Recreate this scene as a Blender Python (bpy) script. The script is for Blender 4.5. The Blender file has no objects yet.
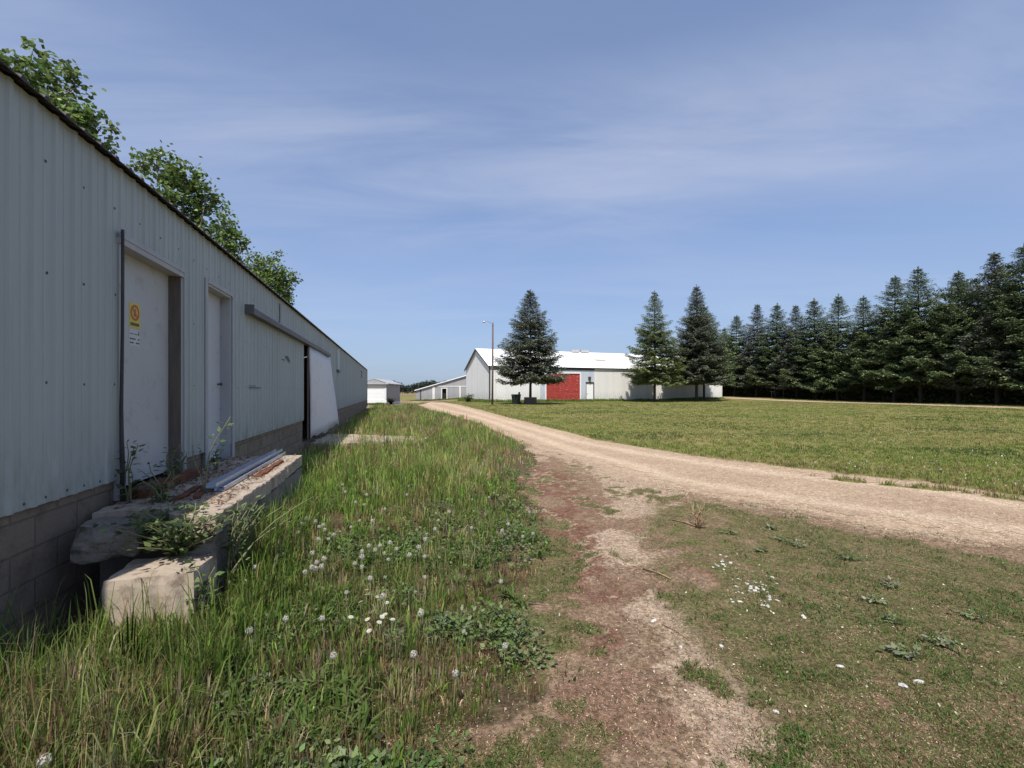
import bpy, math, random
import numpy as np
from mathutils import Vector, Matrix
R = math.radians
rng = np.random.default_rng(7)
random.seed(7)
scene = bpy.context.scene
COL = scene.collection
# ------------------------------------------------------------------ camera constants
F, U0, VH, HC = 455.0, 512.0, 391.5, 1.6          # focal length in pixels, centre column, horizon row, eye height
TH = math.atan(119.0/F)                             # the barn runs this far to the left of straight ahead
BX, BY = -math.sin(TH), math.cos(TH)                # along the barn
NX, NY = math.cos(TH), math.sin(TH)                 # out of the barn wall
WALL = 2.2

# ------------------------------------------------------------------ small maths
def sm(x, a, b):
    t = np.clip((np.asarray(x, float)-a)/(b-a), 0, 1); return t*t*(3-2*t)
def _h(ix, iy, s):
    n = (ix.astype(np.int64)*374761393 + iy.astype(np.int64)*668265263 + s*1274126177) & 0xffffffff
    n = ((n ^ (n >> 13))*1274126177) & 0xffffffff
    return ((n ^ (n >> 16)) & 0xffff)/65535.0
def vn(x, y, s=0):
    x = np.asarray(x, float); y = np.asarray(y, float)
    ix = np.floor(x); iy = np.floor(y); fx = x-ix; fy = y-iy
    fx = fx*fx*(3-2*fx); fy = fy*fy*(3-2*fy)
    a = _h(ix, iy, s); b = _h(ix+1, iy, s); c = _h(ix, iy+1, s); d = _h(ix+1, iy+1, s)
    return (a*(1-fx)+b*fx)*(1-fy)+(c*(1-fx)+d*fx)*fy
def fbm(x, y, s=0, o=4):
    t = 0; a = .5; n = 0
    for i in range(o):
        t = t+a*vn(x*2**i, y*2**i, s+i*17); n += a; a *= .55
    return t/n
def gz(x, y):
    x = np.asarray(x, float); y = np.asarray(y, float)
    z = .4*sm(y, 8, 45)*sm(x, -17, -4) + .4*sm(y, 48, 75)*sm(x, 14, 30) - .15*sm(y, 35, 58)*(1-sm(x, -15, -7))
    near = 1-sm(y, 14, 40)
    z = z + near*.05*(fbm(x*.5, y*.5, 3, 3)-.5) + (1-sm(y, 8, 16))*.028*(fbm(x*2.6, y*2.6, 5, 3)-.5)
    return z
def atg(u, v, dz=0.0):
    z = 0.0
    for _ in range(12):
        Y = (HC-z-dz)*F/(v-VH); X = (u-U0)/F*Y; z = float(gz(X, Y))
    return X, Y
def inpoly(px, py, poly):
    c = np.zeros(px.shape, bool); n = len(poly)
    for i in range(n):
        x1, y1 = poly[i]; x2, y2 = poly[(i+1) % n]
        if y1 == y2: continue
        m = ((y1 > py) != (y2 > py)) & (px < (x2-x1)*(py-y1)/(y2-y1)+x1)
        c ^= m
    return c
def sdist(px, py, poly):
    d = np.full(px.shape, 1e9); n = len(poly)
    for i in range(n):
        x1, y1 = poly[i]; x2, y2 = poly[(i+1) % n]
        dx, dy = x2-x1, y2-y1; L = dx*dx+dy*dy+1e-12
        t = np.clip(((px-x1)*dx+(py-y1)*dy)/L, 0, 1)
        d = np.minimum(d, np.hypot(px-x1-t*dx, py-y1-t*dy))
    return np.where(inpoly(px, py, poly), -d, d)        # negative inside
def bl2w(a, Z):                                         # barn frame (a = metres left of the eye line, Z along it) to world
    return -a*NX+Z*BX, -a*NY+Z*BY
def w2bl(x, y):
    return -(x*NX+y*NY), x*BX+y*BY

# ------------------------------------------------------------------ ground zones
road_up = [(430, 402.3), (440.5, 402.3), (470, 407.5), (508, 417.5), (550, 428), (596, 440), (650, 449), (700, 456.5), (795, 469), (842, 474), (937, 484), (1024, 497)]
road_lo = [(418, 405), (430, 409.5), (455, 415.5), (478.6, 423), (519.6, 440), (546, 451.5), (596, 466), (637, 482), (690, 493), (760, 505), (830, 517), (900, 529), (1024, 548)]
ru = [atg(*p) for p in road_up]; rl = [atg(*p) for p in road_lo]
def ext(a, b, X):
    t = (X-a[0])/(b[0]-a[0]); return (X, a[1]+(b[1]-a[1])*t)
ru.append(ext(ru[-3], ru[-1], 22)); rl.append(ext(rl[-3], rl[-1], 22))
ROAD = rl + ru[::-1]
tg = [atg(*p) for p in [(418, 405.5), (430, 410), (455, 416.5), (478, 424), (505, 436), (521, 443), (538, 456), (533, 467), (516, 480), (526, 505), (533, 540), (527, 573), (512, 592), (499, 613), (512, 640), (523, 662), (505, 690), (462, 706), (440, 725), (400, 790)]]
wl = [bl2w(2.25, .5), bl2w(2.25, 43), bl2w(2.6, 62)]
TALL = [(-9, 66)] + tg + [(-.6, 1.2), (-2.5, .9)] + wl
LAWNX = [atg(*p) for p in [(480, 411), (540, 424), (596, 438), (700, 455), (795, 467), (937, 482), (1024, 494)]]
LANE_A = [(-60+0, 0)]
def lane_c(t): return (38.6+t*BX, 35.0+t*BY)         # far lane centre line, t metres along
# tree row line
def row_at(D): return (37.8+.257*(70-D), D)

def zones(x, y):
    n1 = fbm(x*.9, y*.9, 11, 4); n2 = fbm(x*3.1, y*3.1, 23, 4); n3 = fbm(x*.25, y*.25, 31, 3); n4 = fbm(x*9, y*9, 41, 3); n2 = np.clip(n2+.55*(n4-.5)*(1-sm(y, 10, 20)), 0, 1)
    rd = sdist(x, y, ROAD)
    td = sdist(x, y, TALL)
    wob = (n1-.5)*1.0+(n2-.5)*.5
    edge = .12+.42*(1-sm(y, 9, 18))
    grav = 1-sm(rd+wob*edge*2.0, -edge*.9, edge*.8)
    # grass strips growing in the road near its upper edge
    ryu = np.interp(x, [p[0] for p in ru], [p[1] for p in ru])
    cd = y-ryu+.92+(n1-.5)*.5
    strip = (1-sm(np.abs(cd), .14, .30))*sm(x, 5.4, 6.0)*sm(n2, .36, .5)
    strip = np.maximum(strip, 1-sm(np.hypot(x-6.75, (y-9.25)*1.2)+(n2-.5)*.3, .15, .40))
    grav = grav*(1-strip)
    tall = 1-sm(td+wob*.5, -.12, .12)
    above = np.zeros(x.shape)
    # side of the road: lawn lies beyond it
    ry = np.interp(x, [p[0] for p in ru], [p[1] for p in ru])
    lawn = sm(y-ry, -.1, .35)*sm(x, -11, -9.5)*(1-sm(rd, -.0, -.2))
    lawn = np.where(rd < 0, strip*.9, lawn)
    return rd, td, n1, n2, n3, grav, tall, lawn
def wheel_track(x, y):                                   # bare beige straw strip running towards the camera
    cx = np.interp(y, [1.5, 2.2, 2.9, 3.5, 4.5, 5.5, 7.0], [1.05, .95, .95, 1.0, 1.2, 1.45, 2.0])
    return np.abs(x-cx)
def patch_green(x, y, n1, n2):
    # low green cover, right of the bare strip and in tufts on it
    cx = np.interp(y, [1.5, 2.2, 2.9, 3.5, 4.5, 5.5, 7.0], [1.45, 1.2, 1.1, 1.15, 1.35, 1.6, 2.2])
    side = sm(x-cx, -.35, .5)
    bare = (1-sm(np.hypot((x-1.9)*.9, y-2.45), .2, .7))*.6
    g = side*sm(n1*.6+n2*.4-.10*bare+.09*(1-sm(y, 2.6, 3.6)), .22, .45)
    lt = (1-sm(x, .30, .75))*(1-sm(y, 4.6, 6))
    tuft = sm(n2*.55+n1*.45+.19*lt, .52, .62)*(1-side)*.9
    return np.clip(g+tuft, 0, 1)

# ------------------------------------------------------------------ materials
MATS = {}
def new_mat(name):
    m = bpy.data.materials.new(name); m.use_nodes = True
    nt = m.node_tree; nt.nodes.clear()
    out = nt.nodes.new('ShaderNodeOutputMaterial'); b = nt.nodes.new('ShaderNodeBsdfPrincipled')
    nt.links.new(b.outputs[0], out.inputs[0])
    b.inputs['Specular IOR Level'].default_value = .3
    MATS[name] = m
    return m, nt, b, out
def N(nt, t, **k):
    n = nt.nodes.new(t)
    for a, v in k.items():
        if a in n.inputs.keys() if hasattr(n, 'inputs') else False: n.inputs[a].default_value = v
        else: setattr(n, a, v)
    return n
def noise(nt, vec, scale, detail=6, rough=.6, dist=0):
    n = nt.nodes.new('ShaderNodeTexNoise'); n.inputs['Scale'].default_value = scale; n.inputs['Detail'].default_value = detail
    n.inputs['Roughness'].default_value = rough; n.inputs['Distortion'].default_value = dist
    nt.links.new(vec, n.inputs['Vector']); return n.outputs['Fac']
def ramp(nt, fac, stops):
    r = nt.nodes.new('ShaderNodeValToRGB')
    while len(r.color_ramp.elements) < len(stops): r.color_ramp.elements.new(.5)
    for e, (p, c) in zip(r.color_ramp.elements, stops):
        e.position = p; e.color = (*c, 1) if len(c) == 3 else c
    nt.links.new(fac, r.inputs[0]); return r.outputs[0]
def mixc(nt, fac, a, b, mode='MIX'):
    m = nt.nodes.new('ShaderNodeMix'); m.data_type = 'RGBA'; m.blend_type = mode
    for sock, v in ((m.inputs[0], fac), (m.inputs[6], a), (m.inputs[7], b)):
        if hasattr(v, 'is_linked'): nt.links.new(v, sock)
        elif isinstance(v, (int, float)): sock.default_value = v
        else: sock.default_value = (*v, 1) if len(v) == 3 else v
    return m.outputs[2]
def mapping(nt, vec, sc):
    m = nt.nodes.new('ShaderNodeMapping'); m.inputs['Scale'].default_value = sc; nt.links.new(vec, m.inputs[0]); return m.outputs[0]
def objco(nt): return nt.nodes.new('ShaderNodeTexCoord').outputs['Object']
def bump(nt, b, h, strength=.4, dist=.01):
    n = nt.nodes.new('ShaderNodeBump'); n.inputs['Strength'].default_value = strength; n.inputs['Distance'].default_value = dist
    nt.links.new(h, n.inputs['Height']); nt.links.new(n.outputs[0], b.inputs['Normal'])
def worn(name, c1, c2, scale=3.0, rough=.6, metal=0.0, stretch=(1, 1, 1), dirt=None, dscale=9, dlo=.55, dhi=.75, bs=.15, bd=.01, fine=None):
    """two-tone surface with soft mottling, optional stains"""
    m, nt, b, o = new_mat(name); co = objco(nt); v = mapping(nt, co, stretch)
    f = noise(nt, v, scale, 7, .65)
    c = mixc(nt, ramp(nt, f, [(.3, (0, 0, 0)), (.7, (1, 1, 1))]), c1, c2)
    if dirt is not None:
        g = noise(nt, v, dscale, 8, .7)
        c = mixc(nt, ramp(nt, g, [(dlo, (0, 0, 0)), (dhi, (1, 1, 1))]), c, dirt)
    nt.links.new(c, b.inputs['Base Color']); b.inputs['Roughness'].default_value = rough; b.inputs['Metallic'].default_value = metal
    if bs: bump(nt, b, noise(nt, v, scale*(fine or 8), 5, .7), bs, bd)
    return m
def leafmat(name, trans=.35, rough=.5, spec=.3):
    """colour comes from each leaf's own stored colour"""
    m, nt, b, o = new_mat(name)
    a = nt.nodes.new('ShaderNodeAttribute'); a.attribute_name = 'col'
    nt.links.new(a.outputs['Color'], b.inputs['Base Color']); b.inputs['Roughness'].default_value = rough
    b.inputs['Specular IOR Level'].default_value = spec
    if trans > 0:
        t = nt.nodes.new('ShaderNodeBsdfTranslucent'); x = nt.nodes.new('ShaderNodeMixShader'); x.inputs[0].default_value = trans
        nt.links.new(a.outputs['Color'], t.inputs[0]); nt.links.new(b.outputs[0], x.inputs[1]); nt.links.new(t.outputs[0], x.inputs[2])
        nt.links.new(x.outputs[0], o.inputs[0])
    return m

# siding: painted steel, chalky, with grime streaks running down
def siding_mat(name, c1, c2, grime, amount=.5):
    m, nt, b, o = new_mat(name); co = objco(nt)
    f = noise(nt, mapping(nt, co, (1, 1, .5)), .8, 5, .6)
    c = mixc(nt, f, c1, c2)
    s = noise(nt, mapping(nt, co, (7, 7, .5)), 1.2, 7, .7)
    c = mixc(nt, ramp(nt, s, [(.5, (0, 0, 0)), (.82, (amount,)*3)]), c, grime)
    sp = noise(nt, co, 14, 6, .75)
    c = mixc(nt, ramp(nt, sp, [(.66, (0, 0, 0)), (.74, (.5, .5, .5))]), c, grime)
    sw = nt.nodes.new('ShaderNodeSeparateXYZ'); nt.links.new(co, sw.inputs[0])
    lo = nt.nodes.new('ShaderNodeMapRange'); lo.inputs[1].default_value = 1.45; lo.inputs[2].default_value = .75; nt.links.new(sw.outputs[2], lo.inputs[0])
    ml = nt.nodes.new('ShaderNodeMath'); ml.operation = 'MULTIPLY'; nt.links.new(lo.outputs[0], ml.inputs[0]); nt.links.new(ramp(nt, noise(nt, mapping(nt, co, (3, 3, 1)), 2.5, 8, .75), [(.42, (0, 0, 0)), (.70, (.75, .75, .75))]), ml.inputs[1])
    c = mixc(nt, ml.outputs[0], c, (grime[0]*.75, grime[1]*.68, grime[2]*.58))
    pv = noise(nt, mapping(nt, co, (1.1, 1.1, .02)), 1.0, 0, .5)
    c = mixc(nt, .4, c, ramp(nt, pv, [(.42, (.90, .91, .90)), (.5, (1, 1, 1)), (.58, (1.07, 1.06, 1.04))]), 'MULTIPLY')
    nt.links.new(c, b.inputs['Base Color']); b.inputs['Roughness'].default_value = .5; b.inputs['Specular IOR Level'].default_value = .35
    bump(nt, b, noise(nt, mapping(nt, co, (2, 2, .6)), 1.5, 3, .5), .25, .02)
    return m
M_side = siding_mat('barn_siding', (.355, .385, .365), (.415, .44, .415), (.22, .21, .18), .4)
M_shed = siding_mat('shed_siding', (.68, .68, .66), (.74, .735, .715), (.54, .51, .46), .3)
M_shedb = siding_mat('shed_siding_blue', (.42, .47, .53), (.48, .52, .57), (.34, .33, .32), .4)
M_shedg = siding_mat('shed_siding_grey', (.64, .625, .595), (.70, .68, .65), (.50, .46, .41), .3)
M_grey = siding_mat('grey_siding', (.28, .285, .295), (.34, .34, .345), (.25, .23, .22), .4)
M_roofw = worn('white_roof', (.80, .80, .78), (.86, .86, .84), .5, .45, dirt=(.62, .58, .52), dscale=1.5, dlo=.66, dhi=.8, bs=.05)
M_roofb = worn('brown_roof', (.035, .030, .028), (.06, .05, .046), 2, .6)
M_trimd = worn('dark_trim', (.045, .04, .04), (.075, .068, .066), 3, .55)
M_track = worn('track_cover', (.10, .098, .10), (.15, .145, .145), 2, .55, stretch=(1, 1, 4), dirt=(.06, .05, .045))
M_doorw = worn('white_door', (.44, .44, .425), (.50, .495, .48), 1.2, .55, dirt=(.30, .27, .235), dscale=5, dlo=.55, dhi=.8, bs=.05)
M_doorp = worn('peeling_door', (.50, .51, .52), (.56, .56, .565), 1.0, .5, dirt=(.36, .32, .28), dscale=11, dlo=.6, dhi=.68, bs=.1)
M_frame = worn('grey_frame', (.36, .36, .36), (.44, .43, .42), 4, .6, stretch=(1, 1, .3), dirt=(.20, .17, .15), dscale=12, dlo=.6, dhi=.75)
M_wood = worn('weathered_wood', (.10, .08, .065), (.17, .14, .115), 5, .85, stretch=(5, 5, .5), bs=.4)
M_woodb = worn('brown_wood', (.20, .12, .07), (.29, .18, .11), 4, .85, stretch=(5, 5, .5), bs=.4)
M_rot = worn('rotten_wood', (.11, .04, .026), (.22, .085, .04), 9, .9, dirt=(.05, .03, .024), dscale=20, bs=.7, bd=.02)
M_panel = worn('white_panel', (.58, .58, .61), (.64, .64, .66), .7, .45, dirt=(.40, .38, .36), dscale=4, dlo=.55, dhi=.8, bs=.06)
M_screw = worn('screw', (.06, .055, .05), (.09, .08, .07), 20, .5, bs=0)
M_void = worn('dark_inside', (.02, .018, .016), (.03, .027, .024), 3, .9, bs=0)  # near-black, stands in for the shade inside buildings; planter soil uses it too
M_galv = worn('galvanised_steel', (.50, .53, .58), (.62, .64, .68), 5, .38, .55, stretch=(1, .2, 1), bs=.08)
M_conc = worn('concrete', (.34, .275, .21), (.46, .375, .29), 5, .9, dirt=(.17, .115, .08), dscale=9, dlo=.50, dhi=.70, bs=.45, bd=.006, fine=22)
M_concd = worn('old_shaded_concrete', (.19, .165, .14), (.27, .24, .20), 4, .9, dirt=(.09, .07, .055), dscale=9, dlo=.52, dhi=.7, bs=.7, bd=.015)  # stained concrete, darkened so its colour carries the shade on the dock side
M_red = worn('red_door_paint', (.28, .034, .028), (.35, .05, .04), 1.5, .55, dirt=(.58, .34, .30), dscale=5.5, dlo=.595, dhi=.64, stretch=(.6, 1, 1.8), bs=.1)
M_pole = worn('pole_wood', (.11, .075, .06), (.17, .115, .09), 3, .85, stretch=(6, 6, .5), bs=.4)
M_bark = worn('bark', (.05, .04, .033), (.085, .068, .055), 8, .9, stretch=(2, 2, .5), bs=.8, bd=.03)
M_barkg = worn('grey_bark', (.20, .18, .155), (.30, .27, .23), 8, .9, stretch=(2, 2, .5), bs=.8, bd=.03)
M_bin = worn('green_plastic', (.010, .018, .016), (.016, .026, .023), 3, .45)
M_blue = worn('blue_paint', (.04, .06, .13), (.06, .085, .17), 4, .5)
M_white = worn('white_paint', (.72, .72, .70), (.80, .80, .78), 6, .6)
M_stone = worn('white_stone', (.42, .40, .355), (.60, .58, .54), 14, .85, dirt=(.45, .38, .30), dscale=30)
M_stick = worn('dry_stick', (.26, .16, .09), (.36, .24, .14), 12, .9)
M_yel = worn('yellow_sticker', (.62, .50, .05), (.66, .54, .08), 8, .5, bs=0)
M_sred = worn('sticker_red', (.50, .09, .05), (.55, .12, .06), 8, .5, bs=0)
M_ink = worn('ink', (.05, .05, .05), (.07, .07, .06), 8, .5, bs=0)
M_paper = worn('paper', (.55, .54, .53), (.60, .59, .57), 8, .5, bs=0)
M_glass = worn('dark_glass', (.05, .055, .06), (.07, .075, .08), 2, .15, bs=0)
M_lamp = worn('lamp_metal', (.35, .36, .37), (.45, .45, .45), 6, .4, .5, bs=0)
M_grass = leafmat('grass_blades', .48, .65, .12)
M_leaf = leafmat('leaf_faces', .3, .45, .35)
M_needle = leafmat('needles', .12, .6, .25)
M_chip = leafmat('litter_chips', 0, .85, .2)
# concrete block wall
def block_mat():
    m, nt, b, o = new_mat('concrete_blocks'); co = objco(nt)
    sw = nt.nodes.new('ShaderNodeSeparateXYZ'); nt.links.new(co, sw.inputs[0])
    cb = nt.nodes.new('ShaderNodeCombineXYZ'); nt.links.new(sw.outputs[1], cb.inputs[0]); nt.links.new(sw.outputs[2], cb.inputs[1])
    br = nt.nodes.new('ShaderNodeTexBrick'); nt.links.new(cb.outputs[0], br.inputs[0])
    br.inputs['Scale'].default_value = 1; br.inputs['Brick Width'].default_value = .4; br.inputs['Row Height'].default_value = .2
    br.inputs['Mortar Size'].default_value = .008; br.inputs['Mortar Smooth'].default_value = .3
    br.inputs['Color1'].default_value = (.215, .165, .12, 1); br.inputs['Color2'].default_value = (.265, .205, .15, 1); br.inputs['Mortar'].default_value = (.17, .13, .10, 1)
    f = noise(nt, co, 5, 8, .7)
    c = mixc(nt, ramp(nt, f, [(.48, (0, 0, 0)), (.74, (.75, .75, .75))]), br.outputs[0], (.075, .058, .045))
    nt.links.new(c, b.inputs['Base Color']); b.inputs['Roughness'].default_value = .9
    h = nt.nodes.new('ShaderNodeMath'); h.operation = 'SUBTRACT'; nt.links.new(noise(nt, co, 40, 6, .7), h.inputs[0]); nt.links.new(br.outputs['Fac'], h.inputs[1])
    bump(nt, b, h.outputs[0], .7, .012)
    return m
M_block = block_mat()

# ------------------------------------------------------------------ object helpers
def tag(o, label=None, cat=None, group=None, kind=None):
    for k, v in (('label', label), ('category', cat), ('group', group), ('kind', kind)):
        if v: o[k] = v
    return o
def thing(name, label, cat, loc=(0, 0, 0), rotz=0.0, group=None):
    o = bpy.data.objects.new(name, None); COL.objects.link(o); o.empty_display_size = .3
    o.location = loc; o.rotation_euler = (0, 0, rotz)
    return tag(o, label, cat, group)
def link(name, me, parent=None):
    o = bpy.data.objects.new(name, me); COL.objects.link(o)
    if parent: o.parent = parent
    return o
def dup(root, loc, rotz, label=None, group=None, sc=None):
    r = root.copy(); COL.objects.link(r); r.location = loc; r.rotation_euler = (0, 0, rotz)
    if label: r['label'] = label
    if group: r['group'] = group
    if sc: r.scale = sc
    for ch in list(root.children):
        c = ch.copy(); COL.objects.link(c); c.parent = r
        for g in list(ch.children):
            d = g.copy(); COL.objects.link(d); d.parent = c
    return r
class MB:
    def __init__(s): s.v = []; s.f = []; s.m = []; s.sm = []
    def add(s, vs, fs, mi=0, smooth=False):
        o = len(s.v); s.v += [tuple(p) for p in vs]
        for f in fs: s.f.append([o+i for i in f]); s.m.append(mi); s.sm.append(smooth)
        return s
    def box(s, a, b, mi=0, M=None, bev=0.0):
        x0, y0, z0 = a; x1, y1, z1 = b
        if bev <= 0:
            vs = [(x, y, z) for z in (z0, z1) for x, y in ((x0, y0), (x1, y0), (x1, y1), (x0, y1))]
            fs = [(3, 2, 1, 0), (4, 5, 6, 7), (0, 1, 5, 4), (1, 2, 6, 5), (2, 3, 7, 6), (3, 0, 4, 7)]
        else:
            e = bev; vs = []; 
            for z, k in ((z0, e), (z0+e, 0), (z1-e, 0), (z1, e)):
                X0, X1, Y0, Y1 = x0+k, x1-k, y0+k, y1-k; c = e*.6
                vs += [(X0+c, Y0, z), (X1-c, Y0, z), (X1, Y0+c, z), (X1, Y1-c, z), (X1-c, Y1, z), (X0+c, Y1, z), (X0, Y1-c, z), (X0, Y0+c, z)]
            fs = [tuple(range(7, -1, -1)), tuple(range(24, 32))]
            for r in range(3):
                for i in range(8): j = (i+1) % 8; fs.append((r*8+i, r*8+j, r*8+8+j, r*8+8+i))
        if M is not None: vs = [M @ Vector(p) for p in vs]
        return s.add(vs, fs, mi)
    def prism(s, poly, axis, t0, t1, mi=0):
        """polygon in the two other axes, pushed along axis ('x','y','z')"""
        n = len(poly)
        def P(p, t):
            return (t, p[0], p[1]) if axis == 'x' else (p[0], t, p[1]) if axis == 'y' else (p[0], p[1], t)
        vs = [P(p, t0) for p in poly]+[P(p, t1) for p in poly]
        fs = [tuple(range(n-1, -1, -1)), tuple(range(n, 2*n))]+[(i, (i+1) % n, n+(i+1) % n, n+i) for i in range(n)]
        return s.add(vs, fs, mi)
    def tube(s, pts, rad, n=8, mi=0, cap=True):
        pts = [Vector(p) for p in pts]
        if not hasattr(rad, '__len__'): rad = [rad]*len(pts)
        vs = []; fs = []
        for i, p in enumerate(pts):
            t = (pts[min(i+1, len(pts)-1)]-pts[max(i-1, 0)]).normalized()
            a = t.orthogonal().normalized() if abs(t.z) < .9 else Vector((1, 0, 0)); a = (a-t*a.dot(t)).normalized(); b = t.cross(a)
            for k in range(n):
                q = 2*math.pi*k/n; vs.append(p+(a*math.cos(q)+b*math.sin(q))*rad[i])
        for i in range(len(pts)-1):
            for k in range(n): j = (k+1) % n; fs.append((i*n+k, i*n+j, i*n+n+j, i*n+n+k))
        if cap: fs += [tuple(range(n-1, -1, -1)), tuple(range((len(pts)-1)*n, len(pts)*n))]
        return s.add(vs, fs, mi, True)
    def build(s, name, mats, parent=None):
        me = bpy.data.meshes.new(name); me.from_pydata(s.v, [], s.f); me.update()
        for m in (mats if isinstance(mats, (list, tuple)) else [mats]): me.materials.append(m)
        me.polygons.foreach_set('material_index', s.m); me.polygons.foreach_set('use_smooth', s.sm)
        return link(name, me, parent)
def npmesh(name, V, polys_idx, tot, col=None, mat=None, parent=None, smooth=False):
    """V (n,3); flat loop vertex indices; loops per polygon; per-vertex colour"""
    me = bpy.data.meshes.new(name); V = np.ascontiguousarray(V, np.float32)
    me.vertices.add(len(V)); me.vertices.foreach_set('co', V.ravel())
    idx = np.ascontiguousarray(polys_idx, np.int32); tot = np.ascontiguousarray(tot, np.int32)
    me.loops.add(len(idx)); me.loops.foreach_set('vertex_index', idx)
    me.polygons.add(len(tot)); st = np.zeros(len(tot), np.int32); st[1:] = np.cumsum(tot)[:-1]
    me.polygons.foreach_set('loop_start', st); me.polygons.foreach_set('loop_total', tot)
    if smooth: me.polygons.foreach_set('use_smooth', np.ones(len(tot), bool))
    if col is not None:
        at = me.attributes.new('col', 'FLOAT_COLOR', 'POINT')
        c = np.ones((len(V), 4), np.float32); c[:, :3] = col; at.data.foreach_set('color', c.ravel())
    me.update(calc_edges=True)
    if mat: me.materials.append(mat)
    return link(name, me, parent) if parent is not False else me

# ------------------------------------------------------------------ blades, chips, leaves (numpy)
def pick(pal, n, w=None, r=rng, var=.22):
    pal = np.array(pal); w = None if w is None else np.array(w)/np.sum(w)
    c = pal[r.choice(len(pal), n, p=w)]
    return np.clip(c*(1+var*r.standard_normal((n, 1)))*(1+.06*r.standard_normal((n, 3))), .004, .9)
def blades(name, x, y, h, w, lean, col, mat, z=None, parent=None, r=rng, az=None):
    n = len(x); z = gz(x, y)-.01 if z is None else z
    az = r.uniform(0, 2*np.pi, n) if az is None else az; tw = az+np.pi/2+r.normal(0, .5, n)
    d = np.stack([np.cos(az), np.sin(az)], 1); s = np.stack([np.cos(tw), np.sin(tw)], 1)
    V = np.zeros((n, 7, 3)); base = np.stack([x, y, z], 1)
    droop = np.clip(lean, 0, 1.6)
    for k, (t, ww) in enumerate(((0, .8), (.4, 1.0), (.75, .7))):
        hz = h*np.sin(t*np.pi/2*np.minimum(1, .75+.35*droop))/np.sin(np.pi/2*np.minimum(1, .75+.35*droop))*(1-.12*droop*t*t)
        off = (lean*h*t**1.9)
        for q, sg in ((0, -1), (1, 1)):
            V[:, 2*k+q, 0] = base[:, 0]+d[:, 0]*off+s[:, 0]*sg*w*ww*.5
            V[:, 2*k+q, 1] = base[:, 1]+d[:, 1]*off+s[:, 1]*sg*w*ww*.5
            V[:, 2*k+q, 2] = base[:, 2]+hz
    V[:, 6, 0] = base[:, 0]+d[:, 0]*lean*h; V[:, 6, 1] = base[:, 1]+d[:, 1]*lean*h
    V[:, 6, 2] = base[:, 2]+h*(1-.28*droop)
    f = np.array([0, 1, 3, 2, 2, 3, 5, 4, 4, 5, 6]); idx = (np.arange(n)[:, None]*7+f[None]).ravel()
    tot = np.tile([4, 4, 3], n)
    return npmesh(name, V.reshape(-1, 3), idx, tot, np.repeat(col, 7, 0), mat, parent)
def chips(name, x, y, z, L, W, tilt, col, mat, r=rng, parent=None):
    n = len(x); az = r.uniform(0, 2*np.pi, n)
    a = np.stack([np.cos(az), np.sin(az), r.normal(0, tilt, n)], 1); b = np.stack([-np.sin(az), np.cos(az), r.normal(0, tilt, n)], 1)
    P = np.stack([x, y, z], 1); V = np.zeros((n, 4, 3))
    V[:, 0] = P-a*L[:, None]*.5; V[:, 1] = P+b*W[:, None]*.5; V[:, 2] = P+a*L[:, None]*.5; V[:, 3] = P-b*W[:, None]*.5
    V[..., 2] += .004
    return npmesh(name, V.reshape(-1, 3), np.arange(4*n), np.full(n, 4), np.repeat(col, 4, 0), mat, parent)
def cards(P, A, B, L, W):
    """diamond leaves: centre-base P, long axis A, side axis B"""
    n = len(P); V = np.zeros((n, 4, 3))
    V[:, 0] = P; V[:, 1] = P+A*(L*.45)[:, None]+B*(W*.5)[:, None]; V[:, 2] = P+A*L[:, None]; V[:, 3] = P+A*(L*.45)[:, None]-B*(W*.5)[:, None]
    return V
def unit(a): return a/(np.linalg.norm(a, axis=-1, keepdims=True)+1e-9)

# ================================================================== GROUND
def graded(lo, a, b, hi, step, g):
    c = list(np.arange(a, b, step)); s = step; p = c[-1]
    while p < hi: s *= g; p += s; c.append(p)
    s = step; p = a; l = []
    while p > lo: s *= g; p -= s; l.append(p)
    return np.array(l[::-1]+c)
gx = graded(-2600, -6, 9, 2600, .06, 1.055); gy = graded(-400, 1.2, 11, 3000, .06, 1.05)
GX, GY = np.meshgrid(gx, gy); px, py = GX.ravel(), GY.ravel()
rd, td, n1, n2, n3, grav, tall, lawn = zones(px, py)
trk = wheel_track(px, py)
straw = (1-sm(trk+(n2-.5)*.6, .15, .6))*.85*sm(n1, .28, .5)+.9*sm(n1*.4+n2*.6, .49, .60)
straw = straw*(1-tall)
straw = np.maximum(straw, (1-sm(rd, .1, 1.2))*.55*(1-tall)*sm(n2, .35, .6))
pg = patch_green(px, py, n1, n2)*sm(rd+(n2-.5)*1.6+(n1-.5)*.8, .1, 1.0)*(1-tall)*(1-lawn)*(1-grav)*(1-sm(py, 9, 12))
V = np.stack([px, py, gz(px, py)], 1)
nx, ny = len(gx), len(gy)
i0 = (np.arange(ny-1)[:, None]*nx+np.arange(nx-1)[None]).ravel()
idx = np.stack([i0, i0+1, i0+nx+1, i0+nx], 1).ravel()
ground = npmesh('ground', V, idx, np.full(len(i0), 4), None, None, None, True)
ground['kind'] = 'structure'
def fattr(o, name, vals):
    a = o.data.attributes.new(name, 'FLOAT', 'POINT'); a.data.foreach_set('value', np.ascontiguousarray(vals, np.float32))
far = sm(py, 60, 110)*(1-0*px)
redm = 1.25*np.exp(-((px-np.interp(py, [1.5, 2.5, 3.5, 4.5, 6, 8, 10], [.15, .2, .34, .42, .5, .55, .3]))/np.interp(py, [1.5, 4, 8], [.75, .72, .70]))**2)*sm(n1*.5+n2*.5, .32, .52)*(1-sm(py, 9, 12))
redm = np.maximum(redm, .45*sm(fbm(px*1.7, py*1.7, 57, 3), .56, .66)*(py < 9))
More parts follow.
